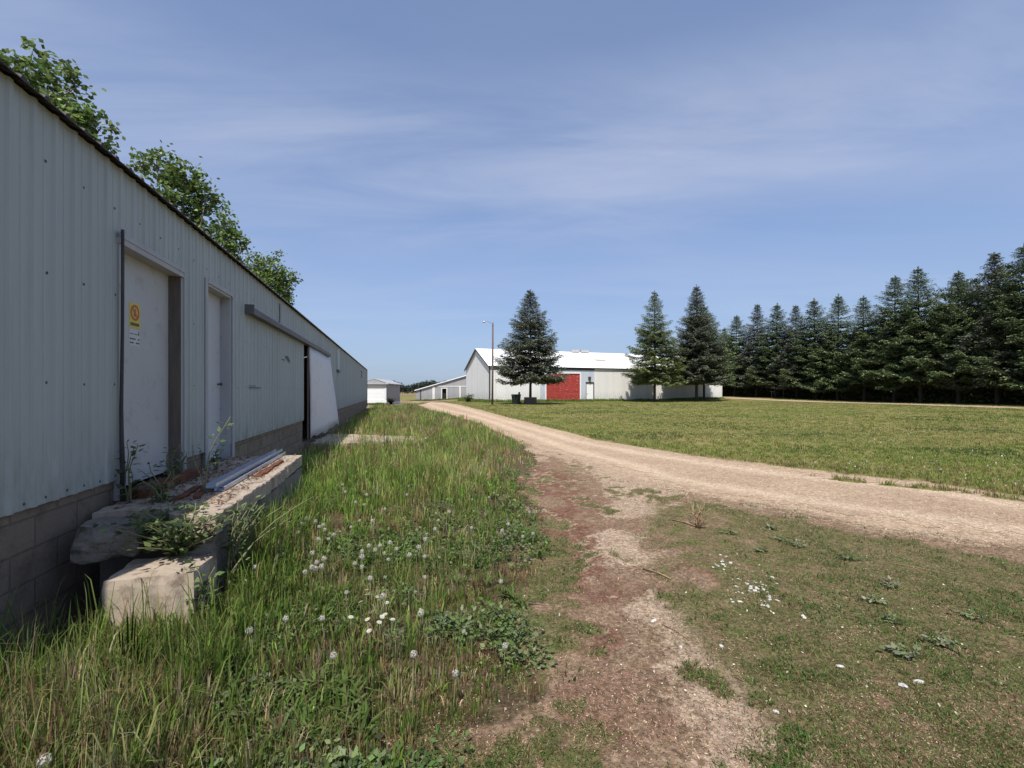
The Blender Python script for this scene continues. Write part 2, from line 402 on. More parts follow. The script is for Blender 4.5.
rutm = np.exp(-((rd+.80)/.26)**2)*sm(py, 3, 6)*(rd < 0)
fattr(ground, 'red', redm); fattr(ground, 'rut', rutm)
fattr(ground, 'gravel', grav); fattr(ground, 'tall', tall); fattr(ground, 'lawn', np.maximum(lawn, far)); fattr(ground, 'straw', np.clip(straw, 0, 1)); fattr(ground, 'green', pg)
def ground_mat():
    m, nt, b, o = new_mat('ground_earth'); co = objco(nt)
    def A(n):
        a = nt.nodes.new('ShaderNodeAttribute'); a.attribute_name = n; return a.outputs['Fac']
    f1 = noise(nt, co, 2.2, 8, .65); f2 = noise(nt, co, 22, 8, .7); f3 = noise(nt, co, 90, 4, .7); f4 = noise(nt, co, .22, 5, .6)
    vor = nt.nodes.new('ShaderNodeTexVoronoi'); vor.inputs['Scale'].default_value = 48; nt.links.new(co, vor.inputs['Vector'])
    red = mixc(nt, ramp(nt, f2, [(.35, (0, 0, 0)), (.65, (1, 1, 1))]), (.135, .062, .042), (.275, .155, .105))
    beige = mixc(nt, ramp(nt, f2, [(.35, (0, 0, 0)), (.65, (1, 1, 1))]), (.33, .24, .165), (.54, .41, .295))
    peb = ramp(nt, vor.outputs['Color'], [(.2, (.62, .60, .58)), (.8, (1.2, 1.2, 1.2))])
    def edge(mask, amt=.5, lo=.42, hi=.58, ns=f2):
        # mask broken up by fine noise
        ad = nt.nodes.new('ShaderNodeMath'); ad.operation = 'MULTIPLY_ADD'; nt.links.new(ns, ad.inputs[0]); ad.inputs[1].default_value = amt
        nt.links.new(mask, ad.inputs[2])
        su = nt.nodes.new('ShaderNodeMath'); su.operation = 'SUBTRACT'; nt.links.new(ad.outputs[0], su.inputs[0]); su.inputs[1].default_value = amt*.5
        return ramp(nt, su.outputs[0], [(lo, (0, 0, 0)), (hi, (1, 1, 1))])
    brn = mixc(nt, ramp(nt, f2, [(.35, (0, 0, 0)), (.65, (1, 1, 1))]), (.165, .108, .068), (.37, .262, .172))
    c = mixc(nt, edge(A('red'), 1.2, .25, .75), brn, red)
    c = mixc(nt, edge(A('straw'), 1.3, .3, .7), c, beige)
    grn = mixc(nt, ramp(nt, f2, [(.35, (0, 0, 0)), (.65, (1, 1, 1))]), (.092, .108, .036), (.175, .170, .066))
    grn = mixc(nt, ramp(nt, noise(nt, co, 5.5, 7, .7), [(.38, (0, 0, 0)), (.62, (.9, .9, .9))]), grn, (.225, .155, .092))
    c = mixc(nt, edge(A('green'), 1.2, .3, .7), c, grn)
    lw = mixc(nt, ramp(nt, f1, [(.35, (0, 0, 0)), (.68, (1, 1, 1))]), (.135, .155, .040), (.235, .215, .075))
    lw = mixc(nt, ramp(nt, f4, [(.38, (0, 0, 0)), (.62, (1, 1, 1))]), lw, (.26, .22, .085))
    c = mixc(nt, edge(A('lawn'), .6), c, lw)
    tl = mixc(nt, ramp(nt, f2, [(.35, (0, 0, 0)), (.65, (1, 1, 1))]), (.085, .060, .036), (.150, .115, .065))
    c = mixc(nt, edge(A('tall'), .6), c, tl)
    gv = mixc(nt, ramp(nt, f2, [(.3, (0, 0, 0)), (.7, (1, 1, 1))]), (.47, .345, .228), (.64, .49, .345))
    gv = mixc(nt, A('rut'), mixc(nt, .35, gv, (.36, .25, .165)), mixc(nt, .5, gv, (.68, .53, .38)))
    c = mixc(nt, edge(A('gravel'), 1.3, .22, .78), c, gv)
    c = mixc(nt, .75, c, peb, 'MULTIPLY')
    fg = noise(nt, co, 55, 5, .75); fh = noise(nt, co, 7, 5, .7)
    c = mixc(nt, .85, c, ramp(nt, fg, [(.30, (.50, .47, .45)), (.52, (1, 1, 1)), (.72, (1.45, 1.42, 1.38))]), 'MULTIPLY')
    c = mixc(nt, .7, c, ramp(nt, fh, [(.32, (.70, .68, .66)), (.5, (1, 1, 1)), (.68, (1.25, 1.24, 1.22))]), 'MULTIPLY')
    nt.links.new(c, b.inputs['Base Color']); b.inputs['Roughness'].default_value = .95; b.inputs['Specular IOR Level'].default_value = .1
    h = nt.nodes.new('ShaderNodeMath'); h.operation = 'ADD'; nt.links.new(f2, h.inputs[0]); nt.links.new(f3, h.inputs[1])
    bump(nt, b, h.outputs[0], .8, .018)
    return m
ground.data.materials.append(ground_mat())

# gravel road sheet: inner core of the road, a few mm above the ground, ragged edge
def road_mat():
    m, nt, b, o = new_mat('road_gravel'); co = objco(nt)
    f1 = noise(nt, co, .9, 7, .65); f2 = noise(nt, co, 22, 8, .7); f3 = noise(nt, co, 90, 4, .7)
    vor = nt.nodes.new('ShaderNodeTexVoronoi'); vor.inputs['Scale'].default_value = 40; nt.links.new(co, vor.inputs['Vector'])
    c = mixc(nt, ramp(nt, f2, [(.3, (0, 0, 0)), (.7, (1, 1, 1))]), (.47, .345, .228), (.64, .49, .345))
    a = nt.nodes.new('ShaderNodeAttribute'); a.attribute_name = 'rut'
    c = mixc(nt, ramp(nt, f1, [(.42, (0, 0, 0)), (.72, (.8, .8, .8))]), c, (.42, .30, .205))
    c = mixc(nt, a.outputs['Fac'], mixc(nt, .35, c, (.36, .25, .165)), mixc(nt, .5, c, (.68, .53, .38)))
    c = mixc(nt, .7, c, ramp(nt, vor.outputs['Color'], [(.2, (.62, .60, .58)), (.8, (1.2, 1.2, 1.2))]), 'MULTIPLY')
    fg = noise(nt, co, 55, 5, .75); fh = noise(nt, co, 7, 5, .7)
    c = mixc(nt, .7, c, ramp(nt, fg, [(.30, (.55, .52, .50)), (.52, (1, 1, 1)), (.72, (1.35, 1.32, 1.28))]), 'MULTIPLY')
    c = mixc(nt, .6, c, ramp(nt, fh, [(.32, (.74, .72, .70)), (.5, (1, 1, 1)), (.68, (1.2, 1.19, 1.17))]), 'MULTIPLY')
    nt.links.new(c, b.inputs['Base Color']); b.inputs['Roughness'].default_value = .95; b.inputs['Specular IOR Level'].default_value = .1
    h = nt.nodes.new('ShaderNodeMath'); h.operation = 'ADD'; nt.links.new(f2, h.inputs[0]); nt.links.new(f3, h.inputs[1])
    bump(nt, b, h.outputs[0], .8, .02)
    return m
M_road = road_mat()
keep = (rd[i0] < -.22) & (rd[i0+1] < -.12) & (rd[i0+nx] < -.12) & (rd[i0+nx+1] < -.12) & (grav[i0] > .97) & (grav[i0+nx+1] > .97)
used = np.unique(np.concatenate([i0[keep], i0[keep]+1, i0[keep]+nx, i0[keep]+nx+1])); remap = np.zeros(len(px), np.int64); remap[used] = np.arange(len(used))
q = np.stack([i0, i0+1, i0+nx+1, i0+nx], 1)[keep]
rv = V[used].copy(); rv[:, 2] += .004
road = npmesh('gravel_road', rv, remap[q].ravel(), np.full(len(q), 4), None, M_road, None, True); road['kind'] = 'structure'; fattr(road, 'rut', rutm[used])
# far lane along the spruces
mb = MB(); ts = np.arange(-30, 70, 1.0); vs = []
for t in ts:
    cx, cy = lane_c(t); w = 1.7+.15*math.sin(t*.7)
    for k in (-1, -.5, 0, .5, 1):
        X, Y = cx+NX*k*w, cy+NY*k*w; vs.append((X, Y, float(gz(X, Y))+.03))
mb.add(vs, [(i*5+j, i*5+j+1, i*5+6+j, i*5+5+j) for i in range(len(ts)-1) for j in range(4)], 0, True)
lane = mb.build('farm_lane', M_road); lane['kind'] = 'structure'
# ploughed field far off
M_field = worn('field_soil', (.21, .125, .085), (.27, .17, .11), .05, .95, bs=0)
mb = MB(); gxs = np.linspace(-240, 40, 15); gys = np.linspace(190, 345, 6)
mb.add([(x, y, float(gz(x, y))+.06) for y in gys for x in gxs], [(j*15+i, j*15+i+1, j*15+16+i, j*15+15+i) for j in range(5) for i in range(14)])
fo = mb.build('ploughed_field', M_field); fo['kind'] = 'structure'

# ================================================================== BARN (left)
bx0, by0 = bl2w(WALL, 2.0)
barn = thing('metal_barn', 'long white ribbed metal barn in shade on a block foundation, running along the left', 'barn', (bx0, by0, 0), TH)
def lb(a, Z, z): return (WALL-a, Z-2.0, z)
ZS, ZE, ZTOP = .87, 41.7-2.0, 3.455
PER = .19
def ribx(y):
    t = (y % PER)/PER
    return .014*max(0.0, min(1, t/.07, (.30-t)/.07)) if t < .30 else (.003 if .58 < t < .68 else 0.0)
def rib_ys(y0, y1, per=PER):
    ys = {y0, y1}; k = math.floor(y0/per)-1
    while k*per < y1:
        for t in (0, .07, .23, .30, .575, .585, .675, .685):
            yy = (k+t)*per
            if y0 < yy < y1: ys.add(yy)
        k += 1
    return sorted(ys)
def ribpanel(mb, y0, y1, z0, z1, x=0.0, mi=0):
    ys = rib_ys(y0, y1); vs = []
    for yy in ys: vs += [(x+ribx(yy), yy, z0), (x+ribx(yy), yy, z1)]
    mb.add(vs, [(2*i, 2*i+2, 2*i+3, 2*i+1) for i in range(len(ys)-1)], mi)
Y = lambda Z: Z-2.0
D1 = (Y(4.47), Y(5.60)); D1T = 2.87
D2 = (Y(6.26), Y(7.12)); D2T = 2.92
SO = (Y(12.5), Y(16.9)); SOT = 2.80
WN = (Y(33.2), Y(34.9))
mb = MB()
ribpanel(mb, 0, D1[0], ZS, ZTOP); ribpanel(mb, *D1, D1T, ZTOP); ribpanel(mb, D1[1], D2[0], ZS, ZTOP); ribpanel(mb, *D2, D2T, ZTOP)
ribpanel(mb, D2[1], SO[0], ZS, ZTOP); ribpanel(mb, *SO, SOT, ZTOP); ribpanel(mb, SO[1], WN[0], ZS, ZTOP)
ribpanel(mb, *WN, ZS, 2.5); ribpanel(mb, *WN, 3.1, ZTOP); ribpanel(mb, WN[1], ZE, ZS, ZTOP)
def screw(y, z, r=.011):
    x = ribx(y)+.003; vs = [(x+.004, y, z)]+[(x, y+r*math.cos(k*math.pi/3), z+r*math.sin(k*math.pi/3)) for k in range(6)]
    mb.add(vs, [(0, 1+k, 1+(k+1) % 6) for k in range(6)], 1)
for i in range(0, 205):
    y = i*PER+.135
    for z in (.905, 1.66, 2.38, 3.1):
        if i % 2 and z != .905: continue
        if any(a-.05 < y < b+.05 and z < t+.05 for a, b, t in ((*D1, D1T), (*D2, D2T), (*SO, SOT))): continue
        if WN[0]-.05 < y < WN[1]+.05: continue
        if y > ZE-.05: continue
        if random.random() < .9: screw(y+random.uniform(-.01, .01), z+random.uniform(-.012, .012))
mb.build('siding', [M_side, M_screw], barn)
# inside shell, back wall, far and near end
mb = MB(); mb.box((-9.0, 0, .02), (-8.9, ZE, 3.4)); 
mb.prism([(-9.0, .02), (0-.04, .02), (-.04, 3.43), (-4.5, 4.6), (-9.0, 3.43)], 'y', ZE-.1, ZE-.02)
mb.prism([(-9.0, .02), (0-.04, .02), (-.04, 3.43), (-4.5, 4.6), (-9.0, 3.43)], 'y', .02, .1)
mb.build('end_wall', M_side, barn)
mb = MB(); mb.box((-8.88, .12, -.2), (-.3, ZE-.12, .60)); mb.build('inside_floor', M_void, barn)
# foundation with gap at the sliding door
mb = MB()
for a, b, t in ((.03, D1[0]-.03, ZS), (D1[0]-.03, D1[1]+.05, .70), (D1[1]+.05, D2[0]-.02, ZS), (D2[0]-.02, D2[1]+.06, .68), (D2[1]+.06, SO[0], ZS), (SO[1], ZE-.03, ZS)):
    mb.box((-.24, a, -.6), (-.022, b, t-.004))
mb.box((-.24, SO[0], -.6), (-.03, SO[1], .28))
mb.build('foundation', M_block, barn)
# roof: ribbed sheets, eave about 10 cm out
mb = MB(); ys = rib_ys(-.15, ZE+.15)
def rz(y): return 3.455+ribx(y)*1.6
vs = []
for yy in ys: vs += [(.075, yy, rz(yy)), (-4.55, yy, rz(yy)+1.2), (-9.15, yy, rz(yy))]
k = len(ys)
mb.add(vs, [(3*i, 3*i+3, 3*i+4, 3*i+1) for i in range(k-1)]+[(3*i+1, 3*i+4, 3*i+5, 3*i+2) for i in range(k-1)])
vs2 = []
for yy in ys: vs2 += [(.075, yy, rz(yy)), (.075, yy, 3.447)]
mb.add(vs2, [(2*i, 2*i+1, 2*i+3, 2*i+2) for i in range(k-1)])
mb.build('roof', M_roofb, barn)
mb = MB(); mb.box((-.02, ZE-.02, .3), (.035, ZE+.03, 3.44)); mb.build('corner_trim', M_trimd, barn)
# --- door one: recessed plain slab with a sign
rc = -.105
mb = MB(); mb.box((rc-.05, D1[0]+.01, .76), (rc, D1[1]-.012, D1T-.01))
d1 = mb.build('entry_door', M_doorw, barn)
mb = MB(); mb.box((rc, D1[1]-.012, .62), (.004, D1[1]+.045, D1T)); mb.build('door_jamb', M_wood, barn)
mb = MB()
mb.box((.016, D1[1]+.03, .72), (.03, D1[1]+.075, D1T+.05)); mb.box((rc+.002, D1[0]-.02, D1T-.045), (.024, D1[1]+.03, D1T+.004)); mb.box((.016, D1[0]-.02, D1T+.004), (.03, D1[1]+.03, D1T+.05))
mb.box((rc+.002, D1[0]-.012, .70), (.012, D1[0]+.012, D1T-.045))
mb.build('door_trim', M_frame, barn)
mb = MB(); pts = [lb(WALL-.05, 4.43+dx, z) for dx, z in ((0.0, 2.93), (0, 2.5), (-.003, 2.1), (-.012, 1.75), (-.02, 1.45), (-.014, 1.2), (.0, .95), (.01, .55))]
mb.tube(pts, [.012, .012, .012, .013, .014, .016, .02, .022], 7); mb.build('bent_pipe', M_trimd, barn)
# sticker (yellow, red ring and slash) and the white paper below with smudged lines
xs = rc+.002; sy0, sy1 = Y(4.85), Y(5.03)
mb = MB(); mb.box((rc-.001, sy0, 2.185), (xs, sy1, 2.41)); sg = mb.build('warning_sticker', M_yel, d1)
mb = MB(); cy, cz = (sy0+sy1)/2, 2.325; ri, ro = .052, .074; vs = []; n = 28
for i in range(n): a = 2*math.pi*i/n; vs += [(xs+.002, cy+ri*math.cos(a), cz+ri*math.sin(a)), (xs+.002, cy+ro*math.cos(a), cz+ro*math.sin(a))]
mb.add(vs, [(2*i, 2*i+1, (2*i+3) % (2*n), (2*i+2) % (2*n)) for i in range(n)])
mb.add([(xs+.0024, cy-.052, cz+.036), (xs+.0024, cy-.036, cz+.052), (xs+.0024, cy+.052, cz-.036), (xs+.0024, cy+.036, cz-.052)], [(0, 1, 2, 3)])
mb.add([(xs+.0018, cy-.02, cz-.035), (xs+.0018, cy+.025, cz-.03), (xs+.0018, cy+.01, cz+.04), (xs+.0018, cy-.012, cz+.02)], [(0, 1, 2, 3)], 1)
for i in range(7): mb.box((xs, sy0+.018+i*.021, 2.203), (xs+.002, sy0+.031+i*.021, 2.232), 2)
mb.build('ring_symbol', [M_sred, M_woodb, M_ink], sg.parent)
mb = MB(); mb.box((rc-.001, sy0-.005, 2.02), (xs, sy1-.01, 2.17)); mb.box((xs, sy0+.005, 2.125), (xs+.0015, sy1-.03, 2.131), 1); mb.box((xs, sy1-.03, 2.12), (xs+.0015, sy1-.02, 2.16), 1)
for j, z in enumerate((2.075, 2.04)):
    for i in range(5):
        if (i+j) % 4 != 3: mb.box((xs, sy0+.008+i*.033, z), (xs+.0015, sy0+.033+i*.033, z+.014), 1)
mb.build('paper_notice', [M_paper, M_ink], d1)
# --- door two
rc2 = -.115
mb = MB(); mb.box((rc2-.05, D2[0]+.05, .70), (rc2, D2[1]-.012, D2T-.03)); d2 = mb.build('narrow_door', M_doorp, barn)
mb = MB(); mb.tube([(rc2, D2[1]-.10, 1.70), (rc2+.03, D2[1]-.10, 1.70), (rc2+.032, D2[1]-.10, 1.70), (rc2+.055, D2[1]-.10, 1.70)], [.010, .010, .022, .018], 10); mb.build('knob', M_screw, d2)
mb = MB(); mb.box((rc2, D2[1]-.012, .66), (.006, D2[1]+.07, D2T)); mb.box((.018, D2[1]+.02, .66), (.035, D2[1]+.10, D2T+.05))
mb.box((.018, D2[0]-.05, .66), (.03, D2[0]+.02, D2T+.05)); mb.box((rc2, D2[0], .66), (.012, D2[0]+.05, D2T-.03)); mb.box((rc2+.002, D2[0]+.05, D2T-.03), (.022, D2[1]-.012, D2T+.0)); mb.box((.018, D2[0]+.02, D2T), (.036, D2[1]+.02, D2T+.055))
mb.build('door_trim', M_frame, barn)
mb = MB(); mb.box((-.20, D2[0]-.06, .60), (.10, D2[1]+.05, .675), bev=.01); mb.build('door_sill', M_concd, barn)
# --- sliding door: hood, skewed white panel, dark opening with wooden jamb
mb = MB(); a0, a1 = Y(7.75), Y(16.75)
mb.prism([(.02, 2.80), (.03, 2.80), (.13, 2.795), (.14, 2.87), (.09, 2.915), (.02, 2.925)], 'y', a0, a1)
mb.box((.015, a0-.02, 2.785), (.145, a0, 2.93)); mb.build('track_hood', M_track, barn)
mb = MB(); nU, nV = 26, 10; vs = []
for j in range(nV+1):
    for i in range(nU+1):
        s, t = i/nU, j/nV                      # t = 0 top
        yy = Y(12.98)+s*4.08+t*.05*s
        zz = 2.80-t*2.46+.10*s*t
        swing = .24*t*s+.03*t
        zz += (.035*math.sin(s*9.0+.4)+.03*math.sin(s*23)) * (t > .95)
        vs.append((.07+swing+.006*math.cos(s*nU*math.pi)+.012*math.sin(s*5+t*3), yy, zz))
mb.add(vs, [(j*(nU+1)+i, j*(nU+1)+i+1, (j+1)*(nU+1)+i+1, (j+1)*(nU+1)+i) for j in range(nV) for i in range(nU)], 0, True)
sd = mb.build('sliding_door', M_panel, barn); so = sd.modifiers.new('thick', 'SOLIDIFY'); so.thickness = .03; so.offset = 1
mb = MB(); mb.box((.015, Y(12.93), .34), (.05, Y(12.97), 2.77)); mb.build('opening_jamb', M_woodb, barn)
mb = MB(); mb.box((.022, Y(16.95), .9), (.05, Y(17.02), 2.77)); mb.build('door_stop', M_frame, barn)
# little damage marks, vent bracket and small window
mb = MB(); c = (Y(10.55), 2.27)
arc = [(c[0]+.38*math.cos(t), c[1]-.15+.22*math.sin(t)) for t in np.linspace(.5, 1.8, 8)]; vs = []
for i, (yy, zz) in enumerate(arc): w = .05*math.sin(math.pi*(i+.5)/8)+.008; vs += [(.02, yy, zz-w), (.02, yy, zz+w*.4)]
mb.add(vs, [(2*i, 2*i+1, 2*i+3, 2*i+2) for i in range(7)]); mb.box((.016, c[0]-.42, c[1]-.02), (.0195, c[0]-.15, c[1]-.005))
mb.build('torn_metal', M_trimd, barn)
mb = MB(); mb.box((.016, Y(7.95), 1.655), (.02, Y(8.6), 1.668)); mb.box((.016, Y(8.0), 1.69), (.02, Y(8.3), 1.697)); mb.build('scratch', M_trimd, barn)
mb = MB(); mb.box((.016, Y(19.4), 2.39), (.10, Y(20.1), 2.48)); mb.build('wall_bracket', M_track, barn)
mb = MB(); mb.box((.016, Y(9.95), 2.98), (.021, Y(9.98), 3.36)); mb.build('seam_gap', M_trimd, barn)
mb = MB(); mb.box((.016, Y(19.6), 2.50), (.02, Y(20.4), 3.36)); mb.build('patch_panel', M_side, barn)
mb = MB()
for a, b in (((-.05, WN[0]-.03, 2.46), (.03, WN[0]+.06, 3.14)), ((-.05, WN[1]-.06, 2.46), (.03, WN[1]+.03, 3.14)), ((-.05, WN[0]+.06, 2.46), (.03, WN[1]-.06, 2.53)), ((-.05, WN[0]+.06, 3.07), (.03, WN[1]-.06, 3.14))): mb.box(a, b)
w = mb.build('window', M_frame, barn); mb = MB(); mb.box((-.03, WN[0]+.05, 2.52), (-.02, WN[1]-.05, 3.08)); mb.build('pane', M_glass, w)

# ================================================================== CONCRETE DOCK
def rough_block(name, poly, z0, z1, mat, parent=None, jit=.02, seg=.12, seed=1, tilt=(0, 0)):
    """slab from a plan polygon (barn frame a,Z), its rim broken into uneven chips"""
    r = random.Random(seed); P = []
    for i in range(len(poly)):
        p, q = poly[i], poly[(i+1) % len(poly)]; L = math.dist(p, q); n = max(1, int(L/seg))
        for k in range(n):
            t = k/n; j = jit if 0 < k else jit*.4
            P.append((p[0]+(q[0]-p[0])*t+r.uniform(-j, j), p[1]+(q[1]-p[1])*t+r.uniform(-j, j)))
    n = len(P); cx = sum(p[0] for p in P)/n; cy = sum(p[1] for p in P)/n
    zt = lambda p: z1+(p[0]-cx)*tilt[0]+(p[1]-cy)*tilt[1]
    vs = []; rows = []
    for inset, lev in ((0, 0), (0, .5), (0, .93), (.007, 1), (.10, 1)):
        row = []
        for p in P:
            d = math.hypot(p[0]-cx, p[1]-cy); s = 1-(inset*r.uniform(.5, 1.5))/max(d, .05)
            jx = r.uniform(-.002, .002)
            a, Z = cx+(p[0]-cx)*s+jx, cy+(p[1]-cy)*s+jx
            x, y = bl2w(a, Z); row.append((x, y, z0+(zt(p)-z0)*lev+r.uniform(-.003, .003)*(lev > .9)))
        rows.append(row)
    for row in rows: vs += row
    x, y = bl2w(cx, cy); vs.append((x, y, z1)); c = len(vs)-1
    fs = [(k*n+i, k*n+(i+1) % n, (k+1)*n+(i+1) % n, (k+1)*n+i) for k in range(len(rows)-1) for i in range(n)]
    fs += [((len(rows)-1)*n+i, (len(rows)-1)*n+(i+1) % n, c) for i in range(n)]
    mb = MB(); mb.add(vs, fs); o = mb.build(name, mat, parent); return o
def based(o):                                    # move the origin of a mesh to its base centre
    vs = [v.co for v in o.data.vertices]; c = Vector((sum(v.x for v in vs)/len(vs), sum(v.y for v in vs)/len(vs), min(v.z for v in vs)))
    o.data.transform(Matrix.Translation(-c)); o.location = c
    return o
dk = thing('concrete_dock', 'crumbling concrete loading dock along the barn below the two doors', 'dock', (*bl2w(1.7, 5.2), 0))
def under(o, par):
    o.parent = par; o.matrix_parent_inverse = Matrix.Translation(-Vector(par.location)); return o
s1 = under(rough_block('slab', [(1.24, 3.72), (1.22, 5.2), (1.25, 7.0), (2.16, 7.05), (2.16, 4.05), (1.98, 4.12), (1.72, 4.05), (1.55, 3.85)], .565, .70, M_conc, None, .013, .055, 4), dk)
under(rough_block('side_wall', [(1.27, 3.75), (1.25, 6.97), (1.45, 6.97), (1.47, 3.75)], -.3, .53, M_concd, None, .02, .2, 5), dk)
under(rough_block('fill', [(1.46, 4.35), (1.46, 6.9), (2.15, 6.95), (2.15, 4.15)], -.3, .53, M_concd, None, .05, .15, 6), dk)
based(tag(rough_block('concrete_step', [(1.24, 3.34), (1.23, 3.70), (1.74, 3.73), (1.72, 3.32)], -.3, .435, M_conc, None, .010, .045, 8), 'low sunlit concrete step block in tall grass below the dock end', 'step'))
based(tag(rough_block('concrete_apron', [(-.9, 14.2), (-1.05, 15.3), (.4, 15.55), (2.0, 15.6), (2.12, 12.9), (1.5, 12.8), (.6, 13.6)], -.2, .19, M_conc, None, .08, .3, 9, (.05, .0)), 'pale concrete apron half sunk in grass before the sliding door', 'apron'))
for i, (pl, z0, z1, lab, sd_) in enumerate((([(2.0, 4.5), (1.98, 5.55), (2.1, 5.6), (2.13, 4.5)], .69, .775, 'long rust red rotten timber lying along the door threshold', 3),
                                ([(1.56, 4.35), (1.66, 4.75), (1.70, 4.74), (1.61, 4.33)], .70, .725, 'short splintered orange brown board by the near end of the steel channels', 5),
                                ([(1.70, 4.35), (1.73, 4.85), (1.78, 4.84), (1.75, 4.32)], .70, .725, 'short dark red rotten board next to the threshold timber', 6),
                                ([(1.34, 5.3), (1.36, 6.4), (1.41, 6.4), (1.41, 5.3)], .70, .722, 'thin brown board in the sun beside the steel channels', 7))):
    based(tag(rough_block('rotten_board', pl, z0, z1, M_rot, None, .014, .06, sd_), lab, 'board', 'rotten boards on the dock'))
# steel channels
def channel(a, Z0, Z1, z, lab, tw):
    x0, y0 = bl2w(a, Z0); th = thing('steel_channel', lab, 'steel channel', (x0, y0, z), TH+tw, 'steel channels on the dock')
    mb = MB(); L = Z1-Z0; t = .0022; w, h = .085, .036
    prof = [(-w/2, 0), (w/2, 0), (w/2, h), (w/2-.012, h), (w/2-.012, h-t), (w/2-t, h-t), (w/2-t, t), (-w/2+t, t), (-w/2+t, h-t), (-w/2+.012, h-t), (-w/2+.012, h), (-w/2, h)]
    n = len(prof); vs = [(x, yy, zz) for yy in (0, L) for x, zz in prof]
    mb.add(vs, [(i, (i+1) % n, n+(i+1) % n, n+i) for i in range(n)])
    mb.build('profile', M_galv, th)
channel(1.51, 4.62, 7.10, .705, 'galvanised steel channel nearest the dock edge, lying flat on concrete', .006)
channel(1.61, 4.72, 7.02, .705, 'galvanised steel channel nearest the barn doors, lying flat on concrete', -.004)
channel(1.565, 4.58, 7.15, .744, 'galvanised steel channel lying on top of two others on the dock', .004)

# ================================================================== WHITE SHED
AW = R(20); C0 = (-2.52, 51.0)
ws = thing('machine_shed', 'long white metal shed with bright white roof and red door behind three spruces', 'shed', (C0[0], C0[1], .25), AW)
Ls, Wd, HE, HR = 33.3, 10.6, 4.29, 6.6
def sheet(mb, p0, p1, z0, z1, mi=0, per=.30, dep=.013):
    """ribbed wall from plan point p0 to p1"""
    L = math.dist(p0, p1); ux, uy = (p1[0]-p0[0])/L, (p1[1]-p0[1])/L; ox, oy = uy, -ux; vs = []; n = 0; t = 0
    ts = sorted({0.0, L, *[min(L, k*per+d) for k in range(int(L/per)+1) for d in (0, .03, .07, .10)]})
    for t in ts:
        k = (t % per); o = dep if .02 < k < .08 else 0
        x, y = p0[0]+ux*t+ox*o, p0[1]+uy*t+oy*o; zt = z1(t) if callable(z1) else z1
        vs += [(x, y, z0), (x, y, zt)]
    mb.add(vs, [(2*i, 2*i+2, 2*i+3, 2*i+1) for i in range(len(ts)-1)], mi)
mb = MB(); RD = (6.95, 11.4, 3.5); WDR = (12.28, 13.25, 2.35)
sheet(mb, (0, 0), (6.2, 0), 0, HE); sheet(mb, (6.2, 0), (RD[0], 0), 0, HE, 1); sheet(mb, (RD[0], 0), (RD[1], 0), RD[2], HE, 1)
sheet(mb, (RD[1], 0), (WDR[0], 0), 0, HE, 1); sheet(mb, (WDR[0], 0), (WDR[1], 0), WDR[2], HE, 1); sheet(mb, (WDR[1], 0), (13.4, 0), 0, HE, 1)
sheet(mb, (13.4, 0), (23.2, 0), 0, HE, 2); sheet(mb, (23.2, 0), (Ls, 0), 0, HE, 0)
sheet(mb, (Ls, 0), (Ls, Wd), 0, lambda t: HE+(HR-HE)*(1-abs(t/Wd*2-1))); sheet(mb, (Ls, Wd), (0, Wd), 0, HE)
sheet(mb, (0, Wd), (0, 0), 0, lambda t: HE+(HR-HE)*(1-abs(t/Wd*2-1)))
mb.build('wall', [M_shed, M_shedb, M_shedg], ws)
mb = MB(); sl = (HR-HE)/(Wd/2); e = .28; vs = []
xs_ = np.arange(-.2, Ls+.2, .3)
for s in (0, 1):
    for x in xs_:
        for d in (0, .06):
            X = x+d; o = .02 if d else 0
            y0, y1 = (-e, Wd/2) if s == 0 else (Wd+e, Wd/2)
            sag = -.05*math.sin(X/Ls*math.pi)
            vs += [(X, y0, HE-sl*e+.04+o), (X, y1, HR+.04+o+sag)]
k = len(xs_)*2
mb.add(vs, [(2*i, 2*i+2, 2*i+3, 2*i+1) for i in range(k-1)]+[(2*k+2*i+1, 2*k+2*i+3, 2*k+2*i+2, 2*k+2*i) for i in range(k-1)])
rf = mb.build('roof', M_roofw, ws)
mb = MB(); x0 = 14.9; yv = 2.35; zv = HE+sl*yv+.075
mb.add([(x0, yv-.25, zv-sl*.25), (x0+1.5, yv-.35, zv-sl*.35), (x0+1.5, yv+.25, zv+sl*.25), (x0, yv+.35, zv+sl*.35)], [(0, 1, 2, 3)])
mb.build('roof_patch', worn('tan_patch', (.38, .34, .28), (.46, .42, .35), 2), rf)
for x in (12.9, 14.3): mb = MB(); mb.prism([(Wd/2-.35, HR-.05), (Wd/2+.35, HR-.05), (Wd/2+.28, HR+.28), (Wd/2-.28, HR+.28)], 'x', x, x+1.15); mb.build('ridge_vent', M_frame, rf)
mb = MB(); mb.prism([(-.03, -.04), (.10, -.04), (.10, -.025), (-.025, -.025), (-.025, .10), (-.04, .10), (-.04, -.04)], 'z', 0, HE); mb.build('corner_trim', M_trimd, ws)
mb = MB(); mb.box((Ls-.1, -.04, 0), (Ls+.03, -.025, HE)); mb.build('corner_trim', M_shed, ws)
